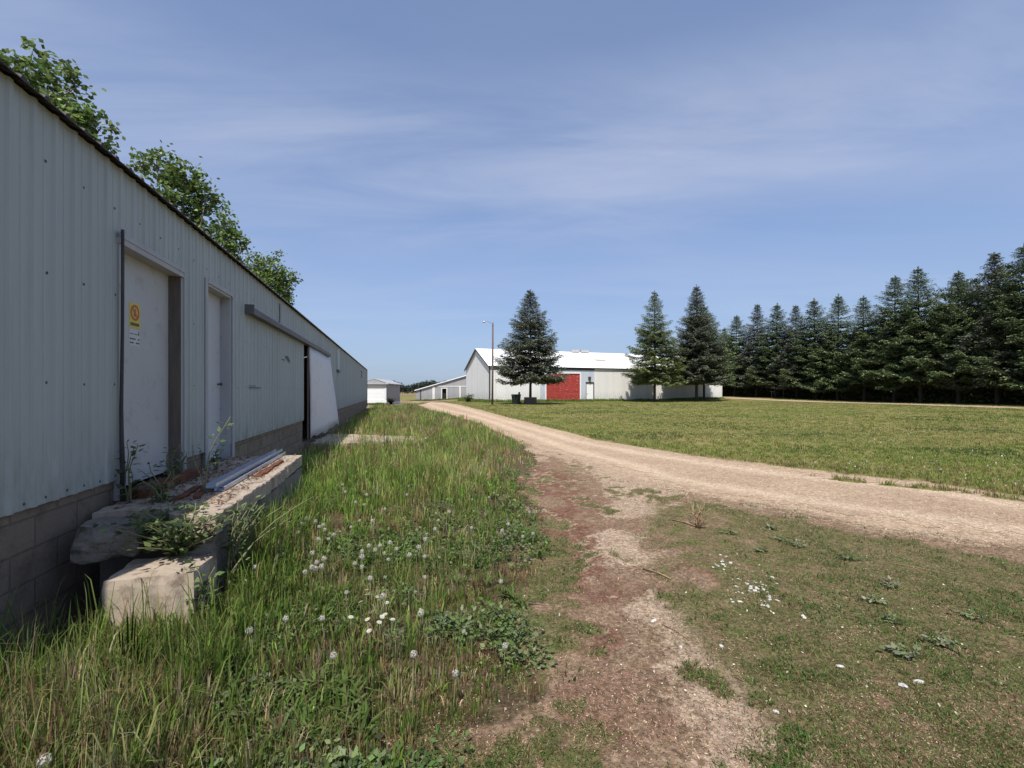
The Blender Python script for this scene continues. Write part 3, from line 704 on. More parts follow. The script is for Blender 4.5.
for x in (-.22, Ls+.14):
    for s in (0, 1):
        y0, y1 = (-e, Wd/2) if s == 0 else (Wd+e, Wd/2)
        z0, z1 = HE-sl*e+.035, HR+.035
        v = [(x, y0, z0), (x+.08, y0, z0), (x+.08, y1, z1), (x, y1, z1), (x, y0, z0-.16), (x+.08, y0, z0-.16), (x+.08, y1, z1-.16), (x, y1, z1-.16)]
        mb = MB(); mb.add(v, [(0, 1, 2, 3), (7, 6, 5, 4), (0, 4, 5, 1), (1, 5, 6, 2), (2, 6, 7, 3), (3, 7, 4, 0)]); mb.build('rake_trim', M_trimd, ws)
mb = MB(); mb.box((6.2, -.06, HE-.34), (13.4, -.027, HE-.05)); mb.build('eave_trim', M_trimd, ws)
mb = MB(); mb.box((13.4, -.05, HE-.12), (Ls, -.027, HE-.05)); mb.build('eave_trim', M_trimd, ws)
mb = MB(); mb.box((RD[0], .04, .02), (RD[1], .09, RD[2]))
for i in range(1, 5): mb.box((RD[0], .025, RD[2]*i/5-.012), (RD[1], .039, RD[2]*i/5+.012))
mb.build('red_overhead_door', M_red, ws)
mb = MB(); mb.box((RD[0]-.12, -.05, 0), (RD[0], .04, RD[2]+.12)); mb.box((RD[1], -.05, 0), (RD[1]+.14, .04, RD[2]+.12)); mb.box((RD[0], -.05, RD[2]), (RD[1], .04, RD[2]+.12)); mb.build('door_frame', M_white, ws)
mb = MB(); mb.box((WDR[0], .03, .03), (WDR[1], .08, WDR[2])); wd = mb.build('walk_door', M_white, ws)
mb = MB(); mb.box((WDR[0]+.08, -.03, 1.02), (WDR[0]+.14, .03, 1.09)); mb.build('handle', M_screw, wd)
mb = MB(); mb.box((WDR[1], -.05, 0), (WDR[1]+.1, .03, WDR[2]+.1)); mb.box((WDR[0]-.1, -.05, WDR[2]), (WDR[1], .03, WDR[2]+.16)); mb.box((WDR[0]-.06, -.03, 0), (WDR[0], .03, WDR[2])); mb.build('door_trim', M_trimd, ws)
mb = MB(); mb.box((12.5, -.22, 2.85), (12.82, -.03, 3.15), bev=.03); mb.box((12.58, -.30, 2.7), (12.74, -.1, 2.88)); mb.build('wall_light', M_trimd, ws)
for x0, x1, z0, z1 in ((2.45, 3.5, 3.02, 3.2), (6.0, 6.45, 3.15, 3.5), (32.4, 33.0, 2.6, 2.85)): mb = MB(); mb.box((x0, -.06, z0), (x1, -.028, z1)); mb.build('wall_vent', M_trimd, ws)

# ================================================================== GREY OPEN SHED (far)
sx, sy = (416-U0)/F*85, 85.0
gs = thing('grey_shed', 'low grey metal shed with sloping roof and dark open doorway beyond the road bend', 'shed', (sx, sy, .0), R(3))
mb = MB(); Wg, Dg = 15.0, 12.0
def topz(t): return 1.78+(t*.293)
def shedwall(p0, p1, z0, z1): sheet(mb, p0, p1, z0, z1, 0, .35, .02)
shedwall((0, 0), (4.85, 0), 0, topz); shedwall((4.85, 0), (5.65, 0), 2.15, lambda t: topz(4.85+t)); shedwall((5.65, 0), (9.6, 0), 0, lambda t: topz(5.65+t)); shedwall((9.6, 0), (Wg, 0), 0, lambda t: max(1.8, topz(9.6)-.293*t))
shedwall((Wg, 0), (Wg, Dg), 0, 3.0); shedwall((Wg, Dg), (0, Dg), 0, 1.9); shedwall((0, Dg), (0, 0), 0, 1.8)
mb.build('wall', M_grey, gs)
mb = MB()
def slabroof(x0, z0, x1, z1):
    v = [(x0, -.35, z0), (x1, -.35, z1), (x1, Dg+.3, z1), (x0, Dg+.3, z0)]; mb.add(v+[(a, b, c-.14) for a, b, c in v], [(0, 1, 2, 3), (7, 6, 5, 4), (0, 4, 5, 1), (1, 5, 6, 2), (2, 6, 7, 3), (3, 7, 4, 0)])
slabroof(-.25, topz(-.25)+.15, 9.6, topz(9.6)+.15); slabroof(9.6, topz(9.6)+.149, 19.0, topz(.2)+.15)
mb.build('roof', M_roofw, gs)
mb = MB(); mb.box((3.9, -.06, 2.5), (9.3, -.03, 2.66)); mb.build('girt_trim', M_shedg, gs)
mb = MB(); mb.prism([(4.68, 0), (4.85, 0), (4.85, 2.15), (5.65, 2.15), (5.65, 0), (5.85, 0), (5.85, 2.3), (4.68, 2.3)], 'y', -.07, -.03); mb.build('door_frame', M_shedg, gs)
mb = MB(); mb.box((8.05, -.08, 0), (8.35, -.03, 2.5)); mb.build('wall_post', M_shedg, gs)
mb = MB(); mb.box((3.05, -.06, 0), (3.5, -.03, 2.5)); mb.build('pale_panel', M_shedg, gs)
mb = MB(); mb.box((.75, -.06, 0), (.95, -.03, 1.9)); mb.build('corner_post', M_trimd, gs)
mb = MB(); mb.box((4.3, .5, 0), (6.3, .6, 2.6)); mb.build('doorway_shade_panel', M_void, gs)  # dark sheet behind the doorway, its colour stands in for the shade inside
# garage
g0 = ((386.3-U0)/F*60, 60.0)
gr = thing('white_garage', 'small white garage with grey gable just past the barn corner', 'garage', (g0[0], g0[1], -.2), R(3.2))
mb = MB(); Wq, Dq = 3.3, 9.5
sheet(mb, (-Wq, 0), (-Wq+.25, 0), .6, 2.75, 0, .5, .01); sheet(mb, (-.22, 0), (0, 0), .6, 2.75, 0, .5, .01); sheet(mb, (-Wq+.25, 0), (-.22, 0), 2.55, 2.75, 0, .5, .01)
mb.build('wall', M_shed, gr)
mb = MB(); sheet(mb, (0, 0), (0, Dq), .35, 2.75, 0, .25, .015); sheet(mb, (0, Dq), (-Wq, Dq), .35, 2.75, 0, .5, .01); sheet(mb, (-Wq, Dq), (-Wq, 0), .35, 2.75, 0, .5, .01)
mb.prism([(-Wq-.1, 2.8), (.1, 2.8), (-Wq/2+.1, 3.42)], 'y', .02, .06)
mb.build('side_wall', M_grey, gr)
mb = MB(); mb.box((-Wq-.05, -.06, -.4), (.03, .1, .6)); mb.box((-.06, .1, -.4), (.03, Dq, .34)); mb.box((-Wq-.05, .1, -.4), (-Wq+.06, Dq, .34)); mb.build('foundation', M_white, gr)
mb = MB(); mb.box((-Wq+.25, .04, .62), (-.22, .09, 2.55))
for i in range(1, 4): mb.box((-Wq+.25, .028, .62+i*.48-.012), (-.22, .039, .62+i*.48+.012))
mb.build('overhead_door', M_white, gr)
mb = MB(); mb.box((-Wq-.35, -.35, 2.76), (.38, .02, 2.9))
rp = [(-Wq-.35, 2.78), (-Wq/2+.1 , 3.46), (.38, 2.78), (.38, 2.86), (-Wq/2+.1, 3.54), (-Wq-.35, 2.86)]
mb.prism(rp, 'y', .02, Dq+.2); mb.build('roof', M_frame, gr)

# ================================================================== POLE, BIN, PLANTER, CART
px_, py_ = atg(492.3, 404.6)
zz = float(gz(px_, py_)); pl = thing('light_pole', 'brown wooden pole with a small lamp arm at the shed corner', 'pole', (px_, py_, zz))
Hp = (404.3-322.5)*py_/F
mb = MB(); mb.tube([(0, 0, -.3), (.03, 0, Hp*.5), (0.05, 0, Hp)], [.095, .085, .07], 10); mb.build('pole_shaft', M_pole, pl)
mb = MB(); mb.tube([(.05, -.1, Hp-.25), (-.15, -.2, Hp-.02), (-.45, -.3, Hp+.08), (-.62, -.34, Hp+.08)], .028, 8); mb.build('lamp_arm', M_lamp, pl)
mb = MB(); mb.tube([(-.60, -.34, Hp+.10), (-.66, -.34, Hp+.06), (-.80, -.37, Hp+.01), (-.86, -.38, Hp-.01)], [.04, .07, .09, .06], 10); mb.build('lamp_head', M_lamp, pl)
bx_, by_ = (516.2-U0)/F*43.0, 43.0; zz = float(gz(bx_, by_))
bn = thing('wheelie_bin', 'dark green plastic wheeled bin left of the spruce trunk', 'bin', (bx_, by_, zz), R(-12))
mb = MB(); vs = []
for z, s in ((.06, .80), (.55, .92), (.94, 1.0), (.98, 1.05), (1.0, 1.05)):
    w, d = .47*s, .40*s; vs += [(-w, -d, z), (w, -d, z), (w, d, z), (-w, d, z)]
mb.add(vs, [(3, 2, 1, 0), (16, 17, 18, 19)]+[(k*4+i, k*4+(i+1) % 4, k*4+4+(i+1) % 4, k*4+4+i) for k in range(4) for i in range(4)]); mb.build('body', M_bin, bn)
mb = MB(); mb.prism([(-.44, 1.01), (.44, 1.01), (.40, 1.07), (0, 1.10), (-.42, 1.06)], 'x', -.51, .51); mb.tube([(-.42, .45, 1.0), (.42, .45, 1.0)], .03, 8); mb.build('lid', M_bin, bn)
for s in (-1, 1): mb = MB(); mb.tube([(s*.42, .36, .14), (s*.50, .36, .14)], .14, 14); mb.build('wheel', M_screw, bn)
bn.scale = (.82, .82, .86)
mb = MB(); mb.tube([(.30, .15, 1.05), (.32, .12, 1.22), (.36, .1, 1.34)], [.10, .12, .07], 8); mb.build('bag', M_screw, bn)
t1x, t1y = (530.3-U0)/F*43.2, 43.2
zz = float(gz(t1x, t1y)); pb = thing('tree_planter', 'square weathered dark timber box round the base of the spruce near the pole', 'planter box', (t1x, t1y, zz-.05)); pb.scale = (.72, .72, 1.1)
for s in range(4):
    M = Matrix.Rotation(R(8)+s*math.pi/2, 4, 'Z')
    mb = MB()
    for k in range(3): mb.box((-.72, -.72, .22*k), (.66, -.60, .22*k+.205), 0, M, .012)
    mb.build('side_panel', M_wood, pb)
mb = MB(); mb.box((-.56, -.56, .1), (.56, .56, .5)); mb.build('soil', M_void, pb)
# blue cart under spruces
kx, ky = (781-U0)/F*68.5, 68.5; kz = float(gz(kx, ky))
kt = thing('utility_cart', 'dark blue boxy cart with pale tailboard parked under the spruce row', 'cart', (kx, ky, kz), R(14))
mb = MB()
for a, b in (((-.9, -.5, .45), (.9, .5, .52)), ((-.9, -.5, .52), (.9, -.46, .95)), ((-.9, .46, .52), (.9, .5, .95)), ((.86, -.46, .52), (.9, .46, .95)), ((-.9, -.46, .52), (-.86, .46, .95))): mb.box(a, b)
mb.build('box_body', M_blue, kt)
mb = MB(); mb.box((-1.55, -.5, .86), (-.92, .5, .91)); mb.box((-1.3, -.45, .0), (-1.22, -.38, .86)); mb.box((-1.3, .38, .0), (-1.22, .45, .86)); mb.build('tailboard', M_lamp, kt)
for s in (-1, 1): mb = MB(); mb.tube([(.3, s*.52, .3), (.3, s*.62, .3)], .30, 16); mb.build('wheel', M_screw, kt)
kx2, ky2 = (783.4-U0)/F*67, 67.0
mb = MB(); mb.tube([(0, 0, -.1), (.20, .25, 1.5)], .045, 8); o = mb.build('leaning_post', M_white); o.location = (kx2, ky2, float(gz(kx2, ky2))); tag(o, 'white post leaning beside the blue cart under the spruces', 'post')

# ================================================================== SPRUCES
def spruce_arrays(H, z0, Rb, seed, pal, dens=1.0, twin=False, droop=.25, ragged=.2):
    r = np.random.default_rng(seed); P = []; A = []; B = []; L = []; W = []
    tr = []
    z = z0
    while z < H-.12:
        f = (z-z0)/(H-z0)
        prof = (Rb*((1-f)**.88)+.05)*(1 if f > .10 else .80+2.0*f)
        nb = int((10 if f < .7 else 8)*dens+r.integers(0, 2)); a0 = r.uniform(0, 6.28)
        for k in range(nb):
            az = a0+k*6.283/nb+r.normal(0, .18); Lb = max(.18, prof*r.uniform(1-ragged*1.5, 1+ragged*.55))
            if r.random() < .06: Lb *= .55
            el = .55*f**1.2-.10*(1-f)-droop*(1-f)*.9+r.normal(0, .07)
            dx, dy = math.cos(az), math.sin(az); n = max(4, int(Lb/.115))
            t = np.linspace(.12, 1, n)
            s = t*Lb
            zz = z+r.normal(0, .07)+s*math.tan(el)*.9-droop*.30*Lb*np.sin(t*np.pi)*(1-f)+.20*Lb*t**3*(1-f*.5)
            bp = np.stack([dx*s, dy*s, zz], 1)
            tr.append((bp[0]*0+np.array([0, 0, z]), bp[n//2], bp[-1], Lb))
            # twigs to both sides
            for i in range(n):
                tl = min(.75, .50*Lb*(1-t[i]*.80)+.10)*r.uniform(.7, 1.2)
                if f > .9: tl = max(.12, tl*.8)
                for sg in (-1, 1, 0):
                    if sg == 0 and i < n*.35: continue
                    ang = az+sg*(.95-.35*t[i])+r.normal(0, .15); m = max(3, int(tl/.075))
                    q = np.linspace(.05, 1, m)
                    hang = -.30*tl*q**1.5*r.uniform(.2, 1.1)
                    pts = np.stack([bp[i, 0]+np.cos(ang)*tl*q, bp[i, 1]+np.sin(ang)*tl*q, bp[i, 2]+hang], 1)
                    ca = ang+r.normal(0, .5, m)
                    a = unit(np.stack([np.cos(ca), np.sin(ca), r.normal(-.10, .28, m)], 1))
                    up = unit(np.stack([r.normal(0, .45, m), r.normal(0, .45, m), np.ones(m)], 1)); b = unit(np.cross(up, a))
                    P.append(pts); A.append(a); B.append(b); L.append(r.uniform(.17, .29, m)*(1-.4*f)); W.append(r.uniform(.07, .125, m)*(1-.4*f))
        z += r.uniform(.27, .42)*(1 if f < .75 else .62)
    # leader
    for z in np.arange(H-.5, H+.12, .05):
        m = 4; ca = r.uniform(0, 6.28, m); a = unit(np.stack([np.cos(ca), np.sin(ca), np.full(m, 1.1)], 1)); b = unit(np.cross(a, r.normal(0, 1, (m, 3))))
        P.append(np.tile([0, 0, z], (m, 1))); A.append(a); B.append(b); L.append(np.full(m, .15)); W.append(np.full(m, .05))
    P = np.concatenate(P); A = np.concatenate(A); B = np.concatenate(B); L = np.concatenate(L); W = np.concatenate(W)
    col = pick(pal, len(P), None, r, .25)
    # tips are this year's lighter growth
    rad = np.hypot(P[:, 0], P[:, 1])/(Rb*np.clip((1-(P[:, 2]-z0)/(H-z0)), .05, 1)**.86+.05)
    return cards(P, A, B, L, W), col, tr
def spruce_meshes(H, z0, Rb, seed, pal, **k):
    V, col, tr = spruce_arrays(H, z0, Rb, seed, pal, **k); n = len(V)
    me = npmesh('spruce_crown', V.reshape(-1, 3), np.arange(4*n), np.full(n, 4), np.repeat(col, 4, 0), M_needle, False)
    mb = MB(); r0 = .011*H+.02
    mb.tube([(0, 0, -.3), (0, 0, .25), (.03, 0, H*.4), (0, .02, H*.75), (0, 0, H-.2)], [r0*1.25, r0, r0*.72, r0*.34, .015], 9)
    for a, b, c, Lb in tr[::1]:
        mb.tube([a, b, c], [.012+.010*Lb, .010+.005*Lb, .004], 3, cap=False)
    o = mb.build('spruce_trunk', M_bark); tm = o.data; bpy.data.objects.remove(o)
    return me, tm
PAL_BLUE = [(.125, .142, .092), (.165, .18, .125), (.088, .102, .066), (.21, .225, .165)]
PAL_YEL = [(0.147, 0.186, 0.06), (0.2, 0.247, 0.086), (0.1, 0.13, 0.047), (0.259, 0.292, 0.125)]
PAL_GRN = [(0.115, 0.16, 0.066), (0.157, 0.205, 0.09), (0.08, 0.112, 0.049), (0.205, 0.252, 0.122)]
def spruce(x, y, H, z0, Rb, seed, pal, label, group=None, rot=0, meshes=None, sc=1, **k):
    t = thing('spruce_tree', label, 'spruce', (x, y, float(gz(x, y))-.05), rot, group)
    me, tm = meshes or spruce_meshes(H, z0, Rb, seed, pal, **k)
    link('crown', me, t); link('trunk', tm, t)
    if sc != 1: t.scale = (sc if isinstance(sc, tuple) else (sc, sc, sc))
    return t
GS = 'spruces standing on the lawn before the shed'
spruce(t1x, t1y, (404.2-291)*t1y/F, 2.75, 3.45, 1, PAL_BLUE, 'blue grey spruce with a full skirt standing in the timber box, beside the bin', GS, dens=1.15)
x, y = atg(654.6, 402.0); y = 52.3; x = (654.6-U0)/F*y
spruce(x, y, (402.-292)*y/F, 2.6, 3.5, 2, PAL_YEL, 'yellow green narrow spruce alone right of the red door', GS, dens=.85, ragged=.28, droop=.2)
y = 54.2; x = (696.5-U0)/F*y
spruce(x, y, (402.-286)*y/F, 2.9, 3.6, 3, PAL_BLUE, 'tallest grey green spruce of the pair at the right end of the shed', GS, dens=1.0, ragged=.25)
y = 56.5; x = (704-U0)/F*y
spruce(x, y, 11.8, 3.0, 4.2, 4, PAL_GRN, 'shorter wide spruce touching the tall one at the right end of the shed', GS, dens=1.0, ragged=.25)
PAL_DK = [tuple(c*.85 for c in q) for q in PAL_GRN]
protos = [spruce_meshes(12.0, 1.8+.25*i, 3.1+.15*i, 40+i, (PAL_GRN, PAL_BLUE, PAL_GRN, PAL_DK, PAL_GRN)[i], dens=.98, ragged=.32, droop=.32) for i in range(5)]
ORD = ['first', 'second', 'third', 'fourth', 'fifth', 'sixth', 'seventh', 'eighth', 'ninth', 'tenth', 'eleventh', 'twelfth', 'thirteenth', 'fourteenth', 'fifteenth', 'sixteenth', 'seventeenth', 'eighteenth', 'nineteenth', 'twentieth']
rowD = [(82, 12.5), (78, 11.8), (74.3, 13.0), (70, 14.2), (66.2, 13.3), (63.2, 12.6), (60.1, 13.0), (57.1, 13.2), (54.1, 12.6), (51.2, 14.0), (48, 14.3), (45, 13.2), (42.4, 14.1), (40.2, 14.0), (37.6, 14.0), (35, 14.4)]
for i, (D, H) in enumerate(rowD):
    x, y = row_at(D); x += random.uniform(-.4, .4)
    k = (i*2+i//5) % 5; s = H/12.0
    spruce(x, y, 0, 0, 0, 0, None, 'dark spruce in the long windbreak row, %s counting from the shed end' % ORD[i], 'spruces in the windbreak row', random.uniform(0, 6.28), protos[k], (s*random.uniform(.92, 1.16), s*random.uniform(.92, 1.16), s*random.uniform(.97, 1.03))).rotation_euler[:2] = (random.gauss(0, .018), random.gauss(0, .018))

# ================================================================== BROADLEAF TREES
def leafy(H, R_, zc0, lobes, nleaf, seed, pal, lsz, name='tree_crown', bark=M_barkg, r0=.22, stems=True):
    """lobes: (x,y,z,rx,rz)"""
    r = np.random.default_rng(seed); P = []
    vol = np.array([l[3]**2*l[4] for l in lobes]); vol /= vol.sum()
    mb = MB(); mb.tube([(0, 0, -.4), (.05, 0, H*.2), (-.1, .1, H*.45), (.05, .05, H*.8)], [r0*1.3, r0, r0*.75, r0*.15], 9)
    for l, w in zip(lobes, vol):
        n = int(nleaf*w); nc = max(6, n//40)
        d = unit(r.normal(0, 1, (nc, 3))); rad = r.uniform(.45, 1.0, nc)**.5*r.uniform(.8, 1.12, nc)
        c = np.stack([l[0]+d[:, 0]*rad*l[3], l[1]+d[:, 1]*rad*l[3], l[2]+d[:, 2]*rad*l[4]], 1)
        cs = r.uniform(.6, 1.2, nc)*lsz*1.15
        P.append((c[:, None]+r.normal(0, 1, (nc, 40, 3))*cs[:, None, None]*np.array([1, 1, .7])).reshape(-1, 3))
        if stems:
            mid = np.array([l[0]*.35, l[1]*.35, max(zc0*.8, l[2]*.55)])
            mb.tube([(0, 0, max(zc0*.55, mid[2]*.6)), tuple(mid), (l[0], l[1], l[2])], [r0*.5, r0*.35, r0*.12], 6, cap=False)
            for j in range(min(14, nc)): mb.tube([(l[0], l[1], l[2]-.2*l[4]), tuple((c[j]+np.array(l[:3]))/2+r.normal(0, .15, 3)), tuple(c[j])], [r0*.13, r0*.08, r0*.03], 4, cap=False)
    P = np.concatenate(P); n = len(P)
    A = unit(r.normal(0, 1, (n, 3))*np.array([1, 1, .6])+np.array([0, 0, -.3])); B = unit(np.cross(A, unit(r.normal(0, 1, (n, 3))*.7+np.array([0, 0, 1.0]))))
    L = r.uniform(.8, 1.3, n)*lsz; V = cards(P, A, B, L, L*.85)
    col = np.repeat(pick(pal, n, None, r, .22), 4, 0)
    me = npmesh(name, V.reshape(-1, 3), np.arange(4*n), np.full(n, 4), col, M_leaf, False)
    o = mb.build('trunk', bark); tm = o.data; bpy.data.objects.remove(o)
    return me, tm
PAL_COT = [(0.128, 0.195, 0.048), (0.173, 0.247, 0.068), (0.098, 0.15, 0.043), (0.225, 0.293, 0.098)]
def tree_at(u, D, meshes, name, label, cat, group, rot=0, sc=1, z=None):
    x, y = (u-U0)/F*D, D
    t = thing(name, label, cat, (x, y, float(gz(x, y)) if z is None else z), rot, group)
    link('crown', meshes[0], t); link('trunk', meshes[1], t)
    if sc != 1: t.scale = (sc if isinstance(sc, tuple) else (sc,)*3)
    return t
GC = 'cottonwoods behind the barn'
m = leafy(14, 3.5, 6, [(-1.1, 0, 13.7, 1.15, 1.2), (.25, .1, 13.3, .85, 1.15), (1.45, .3, 11.9, .65, .85), (-.3, 0, 11.2, 2.0, 1.6), (0, 0, 8.6, 2.6, 2)], 17000, 71, PAL_COT, .20)
tree_at(52, 17.6, m, 'cottonwood_tree', 'bright green cottonwood showing above the near end of the barn roof', 'tree', GC)
m = leafy(15.6, 3.8, 6, [(-.95, -.1, 14.6, .95, 1.15), (.55, 0, 14.1, 1.0, 1.15), (1.6, .3, 12.9, .75, 1.0), (0, 0, 11.6, 2.0, 1.5), (0, 0, 8.6, 2.6, 2.2)], 16000, 72, PAL_COT, .22)
tree_at(175, 26.3, m, 'cottonwood_tree', 'rounded green cottonwood above the barn roof over the narrow second door', 'tree', GC)
m = leafy(15.6, 3, 6, [(.15, 0, 14.6, .9, 1.1), (1.45, .2, 13.4, .6, .85), (0, 0, 12, 1.5, 1.8), (0, 0, 8.6, 2.4, 2.2)], 12000, 73, PAL_COT, .23)
tree_at(222, 35.5, m, 'cottonwood_tree', 'small loose cottonwood wedged between the rounded cottonwood and the farthest one', 'tree', GC)
m = leafy(16, 3.4, 6, [(-1.35, 0, 14.5, 1.0, 1.2), (.95, 0, 14.3, 1.1, 1.25), (2.15, .2, 13.1, .6, .9), (0, 0, 11.6, 2.2, 2.2), (0, 0, 8.6, 2.6, 2.2)], 14000, 74, PAL_COT, .25)
tree_at(267, 46, m, 'cottonwood_tree', 'farthest green cottonwood above the barn roof, standing lowest in view', 'tree', GC)
# broadleaf trees behind the spruce row
PAL_BL = [(.045, .066, .026), (.062, .088, .034), (.036, .052, .022), (.085, .110, .045)]
bm1 = leafy(13, 3, 3, [(0, 0, 10.6, 2.2, 2.4), (1.3, .6, 9.0, 2.0, 2.2), (-1.3, -.4, 8.6, 2.0, 2.2), (0, 0, 6.5, 2.8, 2.4), (.5, .5, 4.2, 2.4, 1.8)], 14000, 81, PAL_BL, .17)
bm2 = leafy(12, 3, 3, [(.4, 0, 9.6, 2.1, 2.6), (-1.2, .6, 8.2, 1.9, 2.2), (1.4, -.4, 7.4, 1.9, 2.0), (0, 0, 5.2, 2.6, 2.2)], 12000, 82, PAL_BL, .17)
GB = 'broadleaf trees behind the windbreak'
for i, (u, D, k, s, lab) in enumerate(((948, 53, 0, 1.06, 'broadleaf tree with lacy top right of the tallest middle spruce'), (975, 50, 1, 1.12, 'broadleaf tree poking up between the two rightmost tall spruces'), (905, 60, 1, .95, 'dark broadleaf tree behind the twin topped spruces'), (862, 67, 0, .8, 'dark broadleaf tree behind the eighth and ninth spruces'), (822, 74, 1, .75, 'dark broadleaf tree behind the middle of the spruce row'), (790, 80, 0, .72, 'dark broadleaf tree behind the blue cart'), (762, 88, 1, .7, 'small broadleaf tree behind the far spruces'), (1015, 48, 0, 1.15, 'broadleaf tree behind the rightmost spruce'), (742, 94, 0, .7, 'small broadleaf tree beside the shed end, behind the spruces'))):
    tree_at(u, D, (bm1, bm2)[k], 'broadleaf_tree', lab, 'tree', GB, i*1.3, s)
# dark undergrowth under the windbreak
r = np.random.default_rng(91); n = 85000
D = r.uniform(33, 96, n); x0, _ = row_at(D); x = x0+1.6+r.exponential(3.4, n)
y = D+r.normal(0, .6, n); hh = (1.0+3.6*fbm(x*.35, y*.35, 5, 3)**1.2*1.5)*np.clip(.25+(x-x0-1.6)*.28, .25, 1.3)
z = gz(x, y)+r.uniform(0, 1, n)**1.3*hh
P = np.stack([x, y, z], 1); A = unit(r.normal(0, 1, (n, 3))); B = unit(np.cross(A, r.normal(0, 1, (n, 3))))
L = r.uniform(.18, .42, n); V2 = cards(P, A, B, L, L*.7)
o = npmesh('undergrowth', V2.reshape(-1, 3), np.arange(4*n), np.full(n, 4), np.repeat(pick([(.075, .105, .035), (.10, .14, .045), (.055, .07, .03), (.15, .16, .08)], n, None, r), 4, 0), M_leaf); tag(o, 'dark tangled undergrowth below the spruce windbreak', 'undergrowth', None, 'stuff')
# distant trees
fm = [leafy(8, 3, 1.5, [(0, 0, 5.6, 2.6, 2.3), (1.6, .3, 4.2, 2.4, 2.2), (-1.7, -.2, 4.0, 2.4, 2.2), (0, 0, 2.4, 3.2, 1.8)], 5000, 90+i, [(.05, .068, .040), (.065, .085, .050), (.04, .052, .034)], .34, r0=.16) for i in range(3)]
u = 372.0; i = 0
hs = [1.0, .8, .95, 1.1, .9, 1.15, .85, .8, .95, 1.0, 1.1, 1.2, 1.25, 1.1, 1.2, 1.0, .9, 1.0, .95, .9]
LT = ['left of the field gap', 'in the field gap', 'behind the grey shed roof']
while u < 470:
    s = hs[i % len(hs)]*1.12
    tree_at(u, 372+random.uniform(-10, 10), fm[i % 3], 'distant_tree', 'distant dark tree in the far treeline across the ploughed field, %s from the left' % ORD[i], 'tree', 'trees in the far treeline', i*1.1, (s*1.25, s*1.25, s)); u += random.uniform(4.2, 6.2); i += 1

# ================================================================== GRASS
TG = [(.125, .200, .034), (.155, .235, .046), (.090, .150, .028), (.195, .260, .065), (.185, .215, .062)]
TG_Y = [(.21, .20, .07), (.25, .22, .09), (.18, .19, .06)]
DRY = [(.34, .26, .14), (.42, .34, .21), (.22, .145, .075), (.17, .095, .055)]
def region(n, y0, y1, p, xl, xr, r):
    t = r.random(n); y = (y0**(1-p)+t*(y1**(1-p)-y0**(1-p)))**(1/(1-p)); x = r.uniform(0, 1, n)*(xr(y)-xl(y))+xl(y); return x, y
def sel(m, *a): return [q[m] for q in a]
def in_dock(x, y):
    a, Z = w2bl(x, y)
    return ((a > 1.2) & (Z > 3.55) & (Z < 7.05)) | ((a > 1.22) & (Z > 3.3) & (Z < 3.74)) | ((a > 2.18))
def in_apron(x, y):
    a, Z = w2bl(x, y); return (a > -1.0) & (a < 2.2) & (Z > 12.8+.4*np.abs(a-1.5)) & (Z < 15.6)
r = np.random.default_rng(101)
def lush_at(x, y):
    a_, Z_ = w2bl(x, y)
    L_ = np.maximum(sm(y, 5.2, 8.0)*(1-.75*sm(x-(.10*y-1.6), -.5, .9)*(1-sm(y, 14, 24))), sm(a_, .65, 1.2)*.9)
    return np.clip(L_+.55*(fbm(x*.8, y*.8, 201, 3)-.5), 0, 1)
def spread(cx, cy, k, rad, r):
    m = np.repeat(np.arange(len(cx)), k); az = r.uniform(0, 2*np.pi, len(m)); d = rad[m]*np.sqrt(r.random(len(m)))
    return m, cx[m]+np.cos(az)*d, cy[m]+np.sin(az)*d, az+r.normal(0, .7, len(m))
# 1 tall grass bank: tussocks, each with its own height, colour and stiffness
cx, cy = region(46000, 1.2, 60, 1.5, lambda y: -1.05*y-2, lambda y: .12*y+.4, r)
rd_, td_, n1, n2, n3, gv, tl, lw = zones(cx, cy); lush = lush_at(cx, cy); a_, Z_ = w2bl(cx, cy)
keep = (td_+(n2-.5)*.7 < 0) & ~in_dock(cx, cy) & (rd_ > -.1) & (r.random(len(cx)) < .30+.75*lush)
keep &= ~(in_apron(cx, cy) & (r.random(len(cx)) < np.where(a_ > .9, .45, 0)))
cx, cy, n1, n2, lush, td_, a_ = sel(keep, cx, cy, n1, n2, lush, td_, a_); N_ = len(cx)
brown = sm(fbm(cx*.7, cy*.7, 77, 3)+.20*(1-lush), .50, .66)
th = (.06+.20*lush+.10*fbm(cx*1.4, cy*1.4, 131, 3))*np.exp(.28*r.standard_normal(N_))*(.55+.45*sm(-td_, 0, .7))*(1+.35*sm(a_, .8, 1.2)*(1-sm(cy, 4.5, 8)))*np.where((a_ > 1.0) & (cy < 3.6), .52, 1)*(1-.35*sm(cy, 20, 42))
kind = r.random(N_); dryt = kind < .03+.40*brown; yelt = (kind > .86-.26*sm(cy, 6, 12)*sm(fbm(cx*.5, cy*.3, 501, 3), .40, .60)) & ~dryt
tc_ = pick(TG, N_, None, r, .25); ty_ = pick(TG_Y, N_, None, r); td2 = pick(DRY, N_, None, r); tc_[yelt] = ty_[yelt]; tc_[dryt] = td2[dryt]
tlean = np.abs(r.normal(.22, .18, N_)); twid = r.uniform(.003, .0088, N_)*np.where(dryt, .7, 1)
k = np.where(cy < 9, r.integers(9, 20, N_), r.integers(6, 11, N_))
m, x, y, az = spread(cx, cy, k, .03+.035*r.random(N_)+.004*cy, r); n = len(m)
ok = ~in_dock(x, y); m, x, y, az = m[ok], x[ok], y[ok], az[ok]; n = len(m)
tc_ = np.clip(tc_*(1+.55*sm(cy, 3.5, 9))[:, None], .004, .9)  # colour lightened with distance, in place of sunlight the upright blades miss
